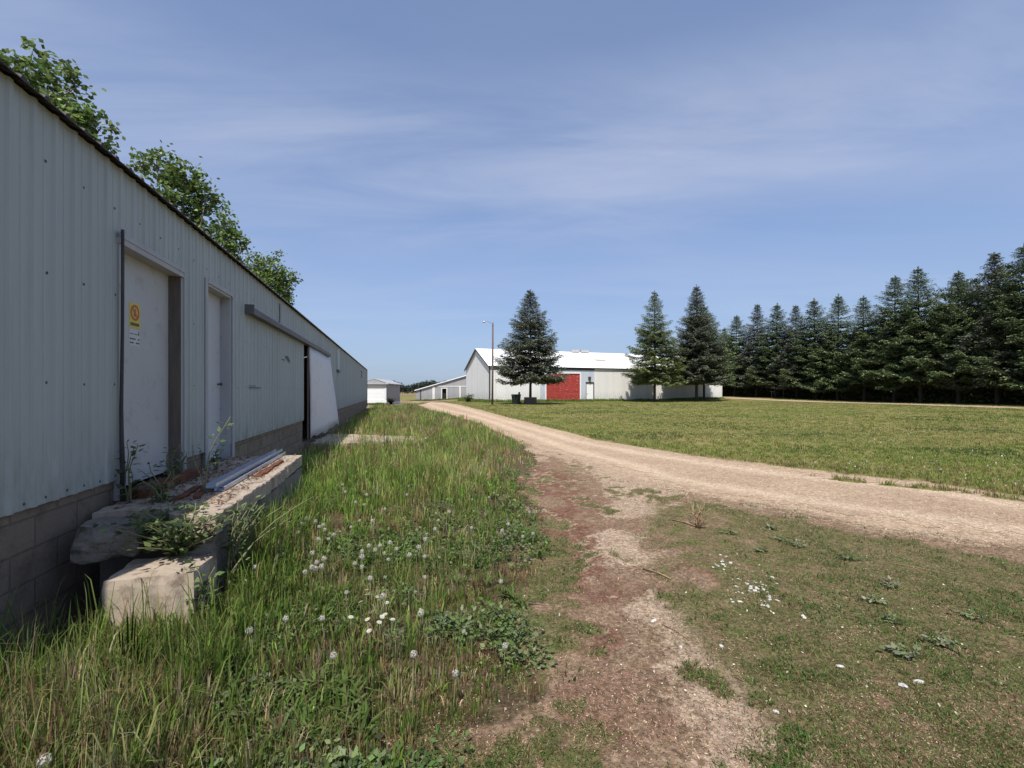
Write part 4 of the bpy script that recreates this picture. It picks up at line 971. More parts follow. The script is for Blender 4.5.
h = np.clip(th[m]*r.uniform(.45, 1.15, n), .03, .62); col = np.clip(tc_[m]*(1+.18*r.standard_normal((n, 1))), .004, .9)
sw = r.random(n) < .05; dd = pick(DRY, n, None, r); col[sw] = dd[sw]
g1 = blades('tall_grass', x, y, h, twid[m]*r.uniform(.7, 1.2, n)*(1+.085*y), tlean[m]*r.uniform(.4, 1.6, n), col, M_grass, r=r, az=az); tag(g1, 'tall green and straw coloured grass along the barn', 'grass', None, 'stuff')
# low creeping weeds: small leaves in clumps
cx, cy = region(9000, 1.25, 16, 1.4, lambda y: -1.05*y-1, lambda y: .12*y+.4, r); rd_, td_, n1, n2, n3, gv, tl, lw = zones(cx, cy); lush = lush_at(cx, cy)
keep = (td_ < .12) & ~in_dock(cx, cy) & ~in_apron(cx, cy) & (fbm(cx*1.3, cy*1.3, 88, 3) > .45+.06*lush); cx, cy = sel(keep, cx, cy); N_ = len(cx)
m, x, y, az = spread(cx, cy, r.integers(8, 28, N_), r.uniform(.04, .15, N_), r); n = len(m); ok = ~in_dock(x, y); m, x, y, az = m[ok], x[ok], y[ok], az[ok]; n = len(m)
lz = r.uniform(.02, .13, N_)[m]*r.uniform(.2, 1, n); P = np.stack([x, y, gz(x, y)+lz], 1)
A = unit(np.stack([np.cos(az), np.sin(az), r.normal(.1, .45, n)], 1)); B = unit(np.cross(A, unit(r.normal(0, .45, (n, 3))+np.array([0, 0, 1]))))
L = r.uniform(.016, .038, n)*(1+.05*y); V3 = cards(P, A, B, L, L*r.uniform(.45, .8, n))
wc = pick([(.10, .165, .036), (.135, .20, .055), (.08, .125, .034), (.165, .19, .085), (.125, .155, .075)], N_, None, r)[m]*(1+.15*r.standard_normal((n, 1)))
g2 = npmesh('broad_weeds', V3.reshape(-1, 3), np.arange(4*n), np.full(n, 4), np.repeat(np.clip(wc, .01, .9), 4, 0), M_leaf); tag(g2, 'small leaved green weeds creeping among the grass', 'weeds', None, 'stuff')
# flat rosettes of long leaves
cx, cy = region(900, 1.3, 9, 1.3, lambda y: -.9*y-.5, lambda y: .14*y+.5, r); rd_, td_, n1, n2, n3, gv, tl, lw = zones(cx, cy)
keep = (td_ < .15) & ~in_dock(cx, cy) & (n1 > .45); cx, cy = sel(keep, cx, cy); N_ = len(cx)
m, x, y, az = spread(cx, cy, r.integers(7, 15, N_), np.full(N_, .02), r); n = len(m)
g2b = blades('leaf_rosettes', x, y, r.uniform(.06, .15, n), r.uniform(.012, .022, n), r.uniform(.8, 1.6, n), pick([(.10, .16, .036), (.13, .19, .05), (.165, .20, .075)], n, None, r), M_grass, r=r, az=az); tag(g2b, 'flat rosettes of long green leaves in the grass', 'weeds', None, 'stuff')
# seeding grass stems, taller and thin
x, y = region(16000, 1.2, 30, 1.3, lambda y: -1.05*y-1, lambda y: .1*y+.3, r); rd_, td_, n1, n2, n3, gv, tl, lw = zones(x, y); lush = lush_at(x, y)
keep = (td_ < -.15) & ~in_dock(x, y) & ~in_apron(x, y) & (r.random(len(x)) < .25+.6*lush*(n1 > .42)); x, y = sel(keep, x, y); n = len(x); lush = lush_at(x, y)
g3 = blades('seeding_grass', x, y, r.uniform(.5, 1, n)*(.26+.30*lush), r.uniform(.002, .0036, n)*(1+.08*y), np.abs(r.normal(.20, .16, n)), pick(DRY[:1]+[(.27, .29, .13), (.30, .30, .16)]+TG_Y[:2]+TG[:3], n, None, r), M_grass, r=r); tag(g3, 'thin seeding grass stems standing above the tall grass', 'grass', None, 'stuff')
# 2 mown lawn past the road
cx, cy = region(70000, 5.5, 60, .8, lambda y: -.25*y-1, lambda y: 1.35*y+2, r); rd_, td_, n1, n2, n3, gv, tl, lw = zones(cx, cy)
keep = (lw > .3) & (r.random(len(cx)) < .25+lw*(.35+.8*n1)); cx, cy, n1, n2, n3 = sel(keep, cx, cy, n1, n2, n3); N_ = len(cx)
ryu = np.interp(cx, [p[0] for p in ru], [p[1] for p in ru]); nearroad = 1-sm(cy-ryu, .3, 2.6)
big = fbm(cx*.16, cy*.42, 301, 4)
dryp = sm(big+.10*nearroad, .50, .62); tc_ = pick([(.195, .25, .052), (.225, .27, .064), (.165, .215, .045), (.255, .275, .083)], N_, None, r, .16)
q = r.random(N_) < .03+.34*dryp; dd = pick([(.32, .26, .11), (.38, .31, .16), (.27, .20, .10)], N_, None, r); tc_[q] = dd[q]
dk_ = sm(fbm(cx*.22, cy*.5, 311, 3), .54, .66)[:, None]; tc_ = tc_*(1-.5*dk_*np.array([1.0, .75, .8]))
m, x, y, az = spread(cx, cy, r.integers(4, 8, N_), .02+.0045*cy, r); n = len(m)
h = r.uniform(.4, 1.1, n)*(.045+.05*n1[m]+.06*nearroad[m]*n2[m])*np.exp(.2*r.standard_normal(N_))[m]*(1-.3*sm(y, 25, 50))
g4 = blades('lawn_grass', x, y, h, r.uniform(.0035, .0075, n)*(1+.09*y), np.abs(r.normal(.45, .3, n)), np.clip(tc_[m]*(1+.10*r.standard_normal((n, 1))), .01, .9), M_grass, r=r, az=az); tag(g4, 'short yellow green lawn grass past the gravel road', 'grass', None, 'stuff')
# 3 low cover on the near right
x, y = region(420000, 1.3, 9, 1.1, lambda y: -.25*y-.4, lambda y: 1.4*y+1.2, r); rd_, td_, n1, n2, n3, gv, tl, lw = zones(x, y)
pg_ = patch_green(x, y, n1, n2)*(.12+.88*sm(rd_+(n2-.5)*1.6+(n1-.5)*.8, .1, 1.0)); keep = (td_ > -.1) & (lw < .2) & (gv < .5) & (r.random(len(x)) < .03+pg_*(.35+1.0*sm(fbm(x*2.4, y*2.4, 611, 4), .40, .60))); x, y, n1, n2 = sel(keep, x, y, n1, n2); n = len(x)
col = pick([(.105, .165, .038), (.135, .195, .05), (.08, .13, .03), (.16, .185, .065)], n, None, r); pd = r.random(n) < .26; dd = pick(DRY, n, None, r); col[pd] = dd[pd]
g5 = blades('sparse_grass', x, y, r.uniform(.008, .030, n)*(.6+n2*.9), r.uniform(.0022, .005, n), r.uniform(.2, 1.4, n), col, M_grass, r=r); tag(g5, 'short patchy grass on the bare earth in front', 'grass', None, 'stuff')
x, y = region(60000, 1.3, 9, 1.1, lambda y: -.25*y-.4, lambda y: 1.4*y+1.2, r); rd_, td_, n1, n2, n3, gv, tl, lw = zones(x, y)
tf = sm(n2*.6+n1*.4, .52, .58)*(.35+.65*patch_green(x, y, n1, n2)); keep = (td_ > -.1) & (lw < .2) & (gv < .4) & (r.random(len(x)) < tf); x, y = sel(keep, x, y); n = len(x)
g6 = blades('clover_tufts', x, y, r.uniform(.012, .05, n), r.uniform(.004, .009, n), r.uniform(.3, 1.5, n), pick([(.09, .16, .038), (.115, .19, .05), (.07, .12, .032)], n, None, r), M_grass, r=r); tag(g6, 'bright green low tufts on the bare earth', 'ground cover', None, 'stuff')
# 4 straw, bark chips and gravel bits on the bare earth
x, y = region(190000, 1.3, 10, 1.15, lambda y: -.55*y-.4, lambda y: 1.4*y+1.2, r); rd_, td_, n1, n2, n3, gv, tl, lw = zones(x, y)
keep = (td_ > -2.2) & (lw < .3) & ~in_dock(x, y) & (r.random(len(x)) < (.15+1.1*sm(fbm(x*2.2, y*2.2, 401, 4), .40, .62))*(1-.65*gv)); x, y, n1, n2 = sel(keep, x, y, n1, n2); n = len(x)
st = (1-sm(wheel_track(x, y), .12, .45))*.6+.6*sm(n1, .45, .62)
col = pick([(.26, .14, .09), (.36, .22, .145), (.15, .08, .052)], n, None, r); pb_ = r.random(n) < .25+.5*st; bb = pick([(.40, .30, .20), (.48, .38, .27), (.30, .215, .14)], n, None, r); col[pb_] = bb[pb_]
g7 = chips('straw_litter', x, y, gz(x, y), r.uniform(.004, .012, n)*np.exp(.45*r.standard_normal(n)), r.uniform(.002, .006, n), .4, col, M_chip, r=r); tag(g7, 'reddish and straw coloured plant litter on the earth track', 'litter', None, 'stuff')
x, y = region(36000, 2.2, 16, 1.1, lambda y: -.3*y-.4, lambda y: 1.4*y+1.2, r); rd_, td_, n1, n2, n3, gv, tl, lw = zones(x, y)
keep = (td_ > 0) & (r.random(len(x)) < .035+gv*.9) & (lw < .4); x, y = sel(keep, x, y); n = len(x); s = r.uniform(.006, .018, n)
g8 = chips('gravel_bits', x, y, gz(x, y)+.006, s, s*.8, .5, pick([(.50, .41, .32), (.42, .32, .23), (.60, .53, .44), (.30, .22, .16)], n, None, r), M_chip, r=r); tag(g8, 'loose gravel bits on the road', 'gravel', None, 'stuff')
x, y = region(60000, 7, 32, .9, lambda y: .3*y, lambda y: 1.35*y+2, r); rd_, td_, n1, n2, n3, gv, tl, lw = zones(x, y)
keep = (lw > .8) & (r.random(len(x)) < .05*sm(fbm(x*.28, y*.5, 171, 3), .54, .68)*sm(x, 5, 9)); x, y = sel(keep, x, y); n = len(x)
gf = chips('clover_flowers', x, y, gz(x, y)+r.uniform(.06, .11, n), r.uniform(.012, .026, n), r.uniform(.012, .022, n), .9, pick([(.62, .60, .55), (.70, .68, .64)], n, None, r), M_chip, r=r); tag(gf, 'small white flower heads scattered through the far lawn', 'flowers', None, 'stuff')
n = 2600; aa = r.uniform(1.3, 2.14, n); ZZ = r.uniform(4.1, 6.95, n); kp = r.random(n) < .25+.75*sm(fbm(aa*3, ZZ*2, 77, 3)+.25*(aa-1.6), .42, .6); aa, ZZ = aa[kp], ZZ[kp]; n = len(aa); x, y = bl2w(aa, ZZ)
gd = chips('dock_litter', x, y, .703+r.uniform(0, .008, n), r.uniform(.012, .06, n), r.uniform(.005, .022, n), .3, pick([(.11, .065, .04), (.17, .10, .06), (.07, .045, .03), (.22, .08, .04), (.13, .12, .09)], n, None, r), M_chip, r=r); tag(gd, 'brown leaf and wood litter on the shaded dock', 'litter', None, 'stuff')
# a few tall seeding blades before the low step
n = 260; aa = r.uniform(.7, 2.3, n); ZZ = r.uniform(2.3, 3.3, n); x, y = bl2w(aa, ZZ)
gs2 = blades('long_grass', x, y, r.uniform(.25, .62, n), r.uniform(.004, .008, n), np.abs(r.normal(.25, .2, n)), pick(TG, n, None, r), M_grass, r=r); tag(gs2, 'long green grass blades in front of the low step', 'grass', None, 'stuff')
# 5 grass skirts at the feet of far buildings and under the spruces
xs_l, ys_l = [], []
for (p, q, k) in (((-2.3, 50.8), (28.5, 62.2), 9000), ((-2.4, 50.5), (-6.6, 60.5), 3500), ((-18.6, 84.5), (-8, 84.8), 3000), ((-20, 59.6), (-16.4, 59.5), 1500)):
    t = r.random(k); xs_l.append(p[0]+(q[0]-p[0])*t+r.normal(0, .35, k)); ys_l.append(p[1]+(q[1]-p[1])*t-np.abs(r.normal(0, .5, k)))
x = np.concatenate(xs_l); y = np.concatenate(ys_l); n = len(x)
g9 = blades('verge_grass', x, y, r.uniform(.12, .42, n)*(.4+fbm(x*.6, y*.6, 9, 3)), r.uniform(.02, .04, n), np.abs(r.normal(.3, .2, n)), pick(TG, n, None, r), M_grass, r=r); tag(g9, 'longer unmown grass at the foot of the far buildings', 'grass', None, 'stuff')

# ================================================================== DANDELIONS, DAISIES, WEEDS
def puff_mesh():
    r = np.random.default_rng(5); n = 62; d = unit(r.normal(0, 1, (n, 3))); rad = .024
    t = unit(np.cross(d, r.normal(0, 1, (n, 3)))); b = np.cross(d, t); V = []; idx = []; tot = []; col = []
    for i in range(n):
        p = d[i]*rad*r.uniform(.85, 1.05); s = .0062
        o = len(V); V += [p+t[i]*s, p+b[i]*s, p-t[i]*s, p-b[i]*s]; idx += [o, o+1, o+2, o+3]; tot.append(4); col += [(.60, .56, .49)]*4
        o = len(V); V += [d[i]*.003, p+t[i]*.0007, p-t[i]*.0007]; idx += [o, o+1, o+2]; tot.append(3); col += [(.50, .47, .40)]*3
    me = npmesh('seed_ball', np.array(V), idx, tot, np.array(col), leafmat('seed_fluff', .45, .8, .1), False); return me
PUFF = puff_mesh()
def stem_mesh(h, bend):
    mb = MB(); mb.tube([(-bend, 0, 0), (-bend*.4, 0, h*.5), (0, 0, h)], [.0028, .0024, .002], 5); o = mb.build('stem', worn('dandelion_stem', (.15, .17, .07), (.20, .18, .10), 9) if 'dandelion_stem' not in MATS else MATS['dandelion_stem']); me = o.data; bpy.data.objects.remove(o); return me
STEMS = [(h, stem_mesh(h, b)) for h, b in ((.17, .02), (.22, .03), (.27, .03), (.32, .04))]
def dandelion(u, v, lab, grp, k=None, sc=1):
    h, sme = STEMS[k if k is not None else random.randrange(4)]
    X, Y_ = atg(u, v, h+.02); z = float(gz(X, Y_))
    t = thing('dandelion_clock', lab, 'dandelion', (X, Y_, z), random.uniform(0, 6.28), grp)
    link('stem', sme, t); o = link('seed_head', PUFF, t); o.location = (0, 0, h+.018)
    t.scale = (sc*random.uniform(.72, .92),)*3
GD = 'dandelion clocks in the tall grass'
c6 = [(155, 400), (175, 420), (212, 408), (228, 402), (258, 400), (270, 405), (285, 415), (290, 432), (302, 448), (320, 447), (198, 436), (268, 462), (150, 498), (247, 503), (262, 518), (245, 548), (287, 532), (258, 563), (278, 558), (222, 566), (52, 547), (78, 540), (18, 606)]
for (a, b) in c6: dandelion(240+a/3.413, 400+b/3.413, 'white dandelion clock in the dense cluster beside the concrete dock', GD, sc=random.uniform(.9, 1.15))
c6b = [(424, 332), (452, 402), (395, 327), (416, 492), (462, 500), (478, 480), (492, 503), (534, 495), (506, 497), (578, 520), (610, 500), (632, 463), (630, 495), (630, 550), (665, 432), (444, 590), (416, 556), (416, 520), (488, 632), (363, 606), (392, 525), (440, 482), (512, 470)]
for (a, b) in c6b: dandelion(240+a/3.413, 400+b/3.413, 'white dandelion clock in the middle of the tall grass', GD, sc=random.uniform(.85, 1.1))
c6c = [(895, 437), (915, 417), (1000, 442), (988, 368), (965, 452), (890, 600), (617, 716), (850, 320), (790, 420)]
for (a, b) in c6c: dandelion(240+a/3.413, 400+b/3.413, 'white dandelion clock at the ragged grass edge beside the reddish earth', GD, 0)
c8 = [(780, 120), (838, 130), (870, 70), (968, 18), (850, 276), (152, 698), (905, 115), (975, 218)]
for (a, b) in c8: dandelion(a/3.413, 540+b/3.413, 'white dandelion clock beside the low concrete step', GD)
for (a, b) in [(115, 362), (388, 370), (700, 314), (75, 228), (530, 398)]: dandelion(300+a/3.413, 540+b/3.413, 'white dandelion clock low in the grass nearest the camera', GD)
for (a, b) in [(290, 428), (300, 434), (246, 452), (240, 182), (372, 416), (392, 408), (352, 470), (410, 470)]: pass
for (u, v) in [(296, 462), (325, 452), (311, 459), (377, 425), (396, 414), (405, 413), (433, 446), (487, 443), (500, 456)]: dandelion(u, v, 'small white dandelion clock in the far part of the tall grass', GD)
rd2 = random.Random(8)
for i in range(34):
    Y_ = rd2.uniform(4.4, 13); X = rd2.uniform(-.42*Y_+.3, .02*Y_-.3); v = VH+(HC-.25)*F/Y_; u = U0+X/Y_*F
    a_, Z_ = w2bl(X, Y_)
    if a_ < 1.1: dandelion(u, v, 'small white dandelion clock in the far part of the tall grass', GD, sc=rd2.uniform(.85, 1.1))
def flower_mesh():
    V = []; idx = []; tot = []; col = []
    for i in range(13):
        a = 2*math.pi*i/13; w = .2; o = len(V)
        V += [(.004*math.cos(a), .004*math.sin(a), 0), (.012*math.cos(a-w), .012*math.sin(a-w), .002), (.019*math.cos(a), .019*math.sin(a), .001), (.012*math.cos(a+w), .012*math.sin(a+w), .002)]
        idx += [o, o+1, o+2, o+3]; tot.append(4); col += [(.82, .82, .80)]*4
    o = len(V); V.append((0, 0, .006)); col.append((.75, .55, .05))
    for i in range(8): V.append((.006*math.cos(i*math.pi/4), .006*math.sin(i*math.pi/4), .002)); col.append((.75, .55, .05))
    for i in range(8): idx += [o, o+1+i, o+1+(i+1) % 8]; tot.append(3)
    return npmesh('petals', np.array(V), idx, tot, np.array(col), M_leaf, False)
FL = flower_mesh()
for (a, b) in [(228, 170), (265, 194), (207, 211), (296, 214), (173, 263), (230, 271), (270, 281), (290, 254), (280, 262), (316, 271), (236, 310), (414, 238), (228, 186)]:
    h, sme = STEMS[0]; X, Y_ = atg(300+a/3.413, 540+b/3.413, h); t = thing('daisy_flower', 'small white daisy with yellow centre in the patch nearest the camera', 'daisy', (X, Y_, float(gz(X, Y_))), random.uniform(0, 6), 'daisies in the near grass')
    link('stem', sme, t); o = link('petals', FL, t); o.location = (0, 0, h); o.rotation_euler = (random.uniform(-.3, .5), random.uniform(-.3, .3), 0)
def weed(name, label, cat, loc, stems, seed, pal, group=None, h=.5, lsz=.06, spread=.25, dens=1.0, lean=(0, 0), stemc=None):
    """leafy weed: several stems with alternate leaves, one crown mesh of leaves and one of stems"""
    r = np.random.default_rng(seed); t = thing(name, label, cat, loc, 0, group); mb = MB(); P = []; A = []
    for s in range(stems):
        az = r.uniform(0, 6.28); l = spread*r.uniform(.2, 1.0); hh = h*r.uniform(.55, 1.05); p = []
        for q in np.linspace(0, 1, 7): p.append((math.cos(az)*l*q**1.4+lean[0]*q**1.5+.02*math.sin(q*7+s), math.sin(az)*l*q**1.4+lean[1]*q**1.5, hh*q*(1-.12*q)))
        mb.tube(p, [.006*(1-.75*q)+.0015 for q in np.linspace(0, 1, 7)], 5)
        m = int(hh/.028*dens)
        for j in range(m):
            q = r.uniform(.12, 1); i = min(5, int(q*6)); f = q*6-i; b = np.array(p[i])*(1-f)+np.array(p[i+1])*f; a = r.uniform(0, 6.28)
            off = r.uniform(.01, .05)
            P.append(b+np.array([math.cos(a)*off, math.sin(a)*off, .01])); A.append((math.cos(a), math.sin(a), r.normal(.15, .4)))
    P = np.array(P); A = unit(np.array(A)); n = len(P); B = unit(np.cross(A, unit(r.normal(0, .35, (n, 3))+np.array([0, 0, 1])))); L = r.uniform(.6, 1.25, n)*lsz
    V = cards(P, A, B, L, L*.6)
    npmesh('leaves', V.reshape(-1, 3), np.arange(4*n), np.full(n, 4), np.repeat(pick(pal, n, None, r, .2), 4, 0), M_leaf, t)
    mb.build('stems', stemc or MATS['dandelion_stem'], t); return t
PW = [(.085, .135, .035), (.115, .165, .05), (.065, .105, .028), (.15, .19, .075)]
PD = [(.05, .075, .03), (.07, .095, .04), (.10, .12, .06)]
GW = 'weeds growing on the dock'
def bw(a, Z, z): x, y = bl2w(a, Z); return (x, y, z)
weed('tall_weed', 'tall spindly pale green weed between the two barn doors', 'weed', bw(1.62, 4.55, .70), 2, 1, PW, GW, .78, .055, .16, .8, (.05, .02))
weed('leafy_weed', 'dark leafy weed climbing the bent pipe beside the near door', 'weed', bw(2.08, 4.36, .62), 4, 2, PD, GW, .62, .06, .12, .9)
weed('leafy_weed', 'bright green small weed at the foot of the near door', 'weed', bw(2.02, 4.95, .72), 3, 3, PW, GW, .42, .06, .10, .9)
weed('leafy_weed', 'thin dark weed at the hinge side of the near door', 'weed', bw(2.08, 5.3, .72), 3, 4, PD, GW, .30, .05, .08, .8)
weed('leafy_weed', 'sprawling green weed in the middle of the shaded dock', 'weed', bw(1.82, 4.3, .66), 9, 5, PD+PW, GW, .36, .06, .28, 1.0)
weed('bushy_weed', 'thick bushy green weed filling the broken gap between dock and step', 'weed', bw(1.45, 3.72, .42), 44, 6, PW+PD, GW, .38, .052, .42, 2.0)
weed('bushy_weed', 'low bushy weed beside the broken concrete chunk', 'weed', bw(1.70, 3.80, .45), 22, 7, PW+PD, GW, .34, .05, .28, 1.8)
weed('leafy_weed', 'leafy weed leaning over the sunlit outer edge of the dock', 'weed', bw(1.20, 3.9, .30), 12, 8, PW, GW, .58, .05, .24, .9, (.12, .1))
weed('arching_weed', 'long bare weed stem arching over the outer dock edge', 'weed', bw(1.16, 3.75, .25), 2, 9, PW, GW, .62, .05, .12, .35, (.35, .55))
weed('leafy_weed', 'small weed sprouting by the narrow door sill', 'weed', bw(1.98, 5.95, .70), 4, 10, PW, GW, .34, .06, .12, .9)
weed('leafy_weed', 'ragged weed at the right face of the low step', 'weed', bw(1.2, 3.4, .05), 8, 11, PW, GW, .46, .055, .12, 1.0)
# dark shrub by the garage and scrub at the shed corner
weed('corner_shrub', 'small dark round shrub at the garage corner', 'shrub', ((391-U0)/F*58.5, 58.5, -.1), 60, 12, PD, None, .95, .16, .6, 1.0)
weed('corner_scrub', 'straggly grey green scrub against the gable end of the shed', 'shrub', ((468-U0)/F*52.5, 52.5, .2), 40, 13, PD+PW, None, 1.25, .15, .9, .8)
# dry clump and flat weeds on the right
X, Y_ = atg(699, 528)
weed('dry_weed', 'half dead weed clump with brown seed stems beside the gravel road', 'weed', (X, Y_, float(gz(X, Y_))), 15, 14, [(.20, .20, .09), (.13, .16, .06), (.30, .25, .15), (.17, .11, .07)], None, .30, .035, .32, .55, (.05, .12), M_stick)
X, Y_ = atg(686, 503)
weed('dry_weed', 'single brown seed stalk standing left of the dead weed clump', 'weed', (X, Y_, float(gz(X, Y_))), 1, 15, [(.20, .14, .09)], None, .27, .02, .03, 1.2, (0, 0), M_stick)
FW = [(771, 529, 'pale', 'near the road edge left of the dark patch'), (781.6, 541, 'green', 'just below the pale one near the road'), (762, 552, 'small dark', 'above the white stones'), (798, 547, 'pale', 'right of the green one near the road'), (728, 534, 'small dark', 'right of the dead weed clump'), (890, 587, 'long pale', 'in the middle of the low grass'), (875, 603, 'silvery', 'just below the long pale one'), (890, 622, 'small green', 'between the silvery one and the two nearest'), (941, 645, 'large pale', 'nearest the right edge'), (906, 656, 'pale', 'left of the large pale one'), (973, 619, 'small green', 'farthest right'), (845, 560, 'low green', 'in the dark green patch')]
for i, (u, v, d, w) in enumerate(FW):
    X, Y_ = atg(u, v); weed('flat_weed', '%s flat leafed weed, %s' % (d, w), 'weed', (X, Y_, float(gz(X, Y_))), 7, 30+i, [(.20, .23, .12), (.15, .19, .08), (.26, .28, .17)] if 'pale' in d or 'silv' in d else PW, 'flat weeds on the bare ground', .05 if 'large' not in d else .07, .042, .10 if 'large' not in d else .14, 3.0)
# white stones, sticks
def stone_mesh(seed):
    import bmesh
    bm = bmesh.new(); bmesh.ops.create_icosphere(bm, subdivisions=2, radius=1); r = random.Random(seed); o = Vector((r.random()*9, r.random()*9, r.random()*9))
    from mathutils import noise as mn
    for v in bm.verts: v.co *= 1+.45*mn.noise(v.co*1.3+o); v.co.z *= .5; v.co.x *= 1.2
    me = bpy.data.meshes.new('stone'); bm.to_mesh(me); bm.free(); me.materials.append(M_stone); return me
import bmesh
bm = bmesh.new(); bmesh.ops.create_icosphere(bm, subdivisions=4, radius=1)
from mathutils import noise as mn
for v in bm.verts:
    p = v.co.copy(); k = max(abs(p.x), abs(p.y), abs(p.z))**.6; v.co = p/k*(1+.22*mn.noise(p*1.4+Vector((3, 1, 7)))+.07*mn.noise(p*4)); v.co.z = min(v.co.z, .62+.05*mn.noise(p*3))
me = bpy.data.meshes.new('concrete_chunk'); bm.to_mesh(me); bm.free(); me.materials.append(M_concd)
o = link('concrete_chunk', me); X, Y_ = bl2w(1.92, 3.88); o.location = (X, Y_, .57); o.scale = (.20, .24, .15); o.rotation_euler = (R(-5), R(7), TH+.2); tag(o, 'broken grey concrete chunk tilted against the block foundation', 'concrete chunk')
SM_ = [stone_mesh(i) for i in range(6)]
def stone(u, v, s, lab, grp='white stones on the bare ground'):
    X, Y_ = atg(u, v); o = link('white_stone', random.choice(SM_)); o.location = (X, Y_, float(gz(X, Y_))+s*.15); o.scale = (s, s*random.uniform(.6, 1), s*random.uniform(.6, 1)); o.rotation_euler = (random.uniform(-.3, .3), random.uniform(-.3, .3), random.uniform(0, 6.28)); tag(o, lab, 'stone', grp)
rs = random.Random(3)
for (cu, cv, su, sv, k, lab) in ((724, 566, 7, 5, 22, 'chalky white stone in the small upper scatter on the low grass'), (750, 588, 13, 8, 60, 'chalky white stone in the wide scatter on the low grass'), (768, 601, 6, 4, 10, 'chalky white stone at the lower end of the wide scatter')):
    for i in range(k): stone(cu+rs.gauss(0, su), cv+rs.gauss(0, sv), rs.choice((.005, .006, .008, .010, .016)), lab)
for u, v, s, lab in ((653.5, 621, .022, 'lone white stone on the bare beige strip'), (721, 646, .014, 'lone small white stone in the green tuft'), (681, 647, .012, 'lone tiny white stone left of the green tuft'), (840, 667, .020, 'lone long white stone on the near low grass'), (903, 686, .024, 'lone round white stone near the bottom right'), (919, 682, .02, 'dull white stone beside the round one near the bottom right'), (804, 617, .02, 'lone white stone right of the scatter'), (776, 712, .014, 'lone white stone at the bottom on straw')): stone(u, v, s, lab, 'lone white stones')
def stick(p, q, rad, lab):
    a = atg(*p); b = atg(*q); m = ((a[0]+b[0])/2+.01, (a[1]+b[1])/2); mb = MB(); P = [(X, Y_, float(gz(X, Y_))+rad*1.2) for X, Y_ in (a, m, b)]; P[1] = (P[1][0], P[1][1], P[1][2]+.008); mb.tube(P, [rad, rad*.9, rad*.6], 6); based(tag(mb.build('dry_stick', M_stick), lab, 'stick', 'sticks on the bare ground'))
stick((670, 520), (699, 528), 0.0084, 'brown stick lying at the foot of the dead weed clump')
stick((643, 569.5), (671, 580), 0.0078, 'orange brown stick lying on the bare strip')
stick((662, 625), (690, 641), 0.0036, 'thin pale twig across the green tuft')
stick((868, 560), (952, 575), 0.0024, 'thin dry twig in the low grass right of the road')
stick((884, 641), (905, 655), 0.0030, 'thin yellow twig beside the nearest pale weeds')
stick((489, 621), (504, 645), 0.0036, 'pale dry twig at the grass edge near the bottom')

# ================================================================== CAMERA, SKY, SUN
cam = bpy.data.cameras.new('camera'); co = bpy.data.objects.new('camera', cam); COL.objects.link(co); scene.camera = co
cam.sensor_width = 36; cam.lens = F*36/1024; cam.clip_start = .05; cam.clip_end = 6000
co.location = (0, 0, HC); co.rotation_euler = (R(90), 0, 0); cam.shift_y = (VH-384)/1024
SE = 56.0; sx_, sy_ = -.10, -1.0
az = math.atan2(sx_, sy_)                      # from +Y towards +X
ce = math.cos(R(SE)); hl = math.hypot(sx_, sy_); sd_v = Vector((sx_/hl*ce, sy_/hl*ce, math.sin(R(SE))))
sl_ = bpy.data.lights.new('sun', 'SUN'); sl_.energy = 4.6; sl_.angle = R(.53); sl_.color = (1, .95, .87)
so_ = bpy.data.objects.new('sun', sl_); COL.objects.link(so_); so_.rotation_euler = sd_v.to_track_quat('Z', 'Y').to_euler(); so_.location = (0, -20, 40)
w = bpy.data.worlds.new('World'); scene.world = w; w.use_nodes = True; nt = w.node_tree; nt.nodes.clear()
out = nt.nodes.new('ShaderNodeOutputWorld'); bg = nt.nodes.new('ShaderNodeBackground'); nt.links.new(bg.outputs[0], out.inputs[0])
sky = nt.nodes.new('ShaderNodeTexSky'); sky.sky_type = 'NISHITA'; sky.sun_disc = False; sky.sun_elevation = R(SE); sky.sun_rotation = az
sky.altitude = 300; sky.air_density = 1.0; sky.dust_density = 1.6; sky.ozone_density = 2.0
tc = nt.nodes.new('ShaderNodeTexCoord'); sp = nt.nodes.new('ShaderNodeSeparateXYZ'); nt.links.new(tc.outputs['Generated'], sp.inputs[0])
def mth(op, a, b=None, c=None):
    m = nt.nodes.new('ShaderNodeMath'); m.operation = op
    for i, v in enumerate((a, b, c)):
        if v is None: continue
        if hasattr(v, 'is_linked'): nt.links.new(v, m.inputs[i])
        else: m.inputs[i].default_value = v
    return m.outputs[0]
zc = mth('MAXIMUM', mth('ADD', sp.outputs[2], .08), .03)
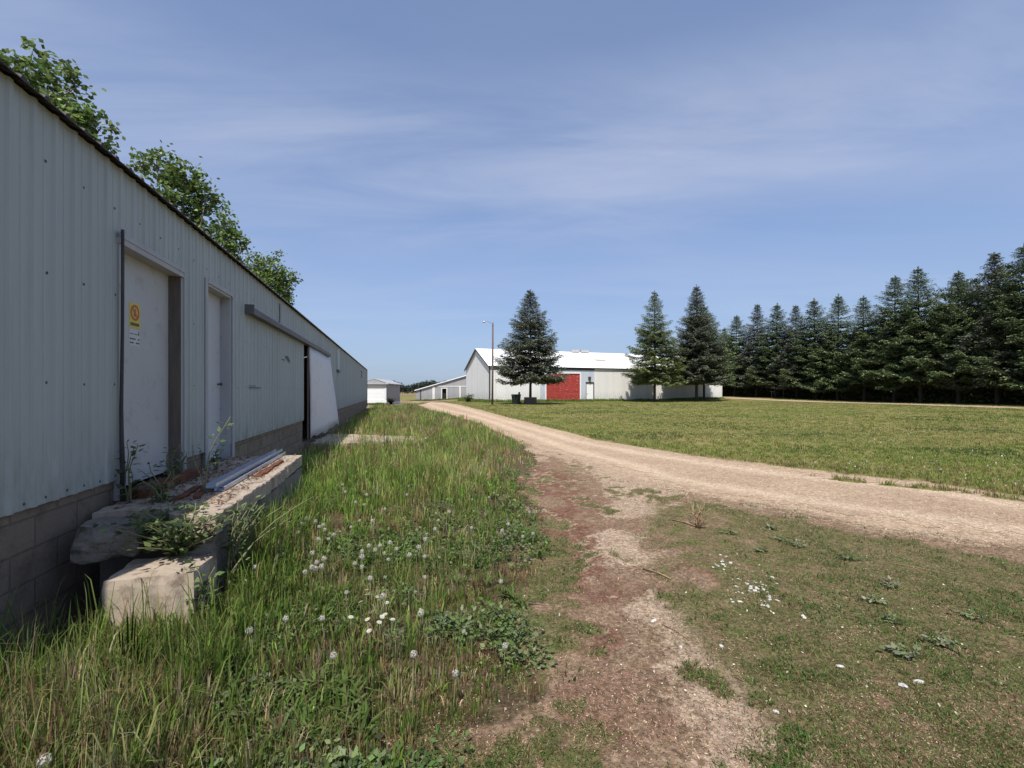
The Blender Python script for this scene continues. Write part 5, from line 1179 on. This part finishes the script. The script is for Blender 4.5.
cb = nt.nodes.new('ShaderNodeCombineXYZ'); nt.links.new(mth('DIVIDE', sp.outputs[0], zc), cb.inputs[0]); nt.links.new(mth('DIVIDE', sp.outputs[1], zc), cb.inputs[1])
mp = nt.nodes.new('ShaderNodeMapping'); mp.inputs['Rotation'].default_value = (0, 0, R(-8)); mp.inputs['Scale'].default_value = (.55, 1.5, 1); mp.inputs['Location'].default_value = (.6, .25, 0); nt.links.new(cb.outputs[0], mp.inputs[0])
nz = noise(nt, mp.outputs[0], 1.1, 9, .58, .6); nz2 = noise(nt, mp.outputs[0], .45, 4, .5)
band = ramp(nt, sp.outputs[2], [(.0, (.1, .1, .1)), (.12, (.35, .35, .35)), (.30, (.5, .5, .5)), (.40, (1, 1, 1)), (.50, (.9, .9, .9)), (.60, (.15, .15, .15))])
cl = mth('MULTIPLY', mth('MULTIPLY', ramp(nt, nz, [(.32, (0, 0, 0)), (.70, (1, 1, 1))]), ramp(nt, nz2, [(.32, (.25, .25, .25)), (.58, (1, 1, 1))])), band)
hz = ramp(nt, sp.outputs[2], [(0, (.80, .80, .80)), (.12, (.62,)*3), (.35, (.40,)*3), (.6, (.32,)*3), (1, (.25,)*3)])
c0 = mixc(nt, hz, mixc(nt, 1.0, sky.outputs[0], (.86, 1.06, 1.42), 'MULTIPLY'), (3.3, 4.1, 5.35))
c = mixc(nt, mth('MULTIPLY', cl, .62), c0, (5.1, 5.5, 6.8))
nt.links.new(c, bg.inputs[0]); bg.inputs[1].default_value = .100
vs_ = scene.view_settings; vs_.view_transform = 'Standard'; vs_.look = 'None'; vs_.exposure = .27; vs_.gamma = 1; vs_.use_curve_mapping = False
scene.render.engine = 'CYCLES'; cy_ = scene.cycles; cy_.max_bounces = 6; cy_.diffuse_bounces = 3; cy_.glossy_bounces = 2; cy_.transmission_bounces = 3; cy_.use_denoising = True
try: cy_.denoiser = 'OPENIMAGEDENOISE'; cy_.denoising_input_passes = 'RGB_ALBEDO_NORMAL'
except Exception: pass
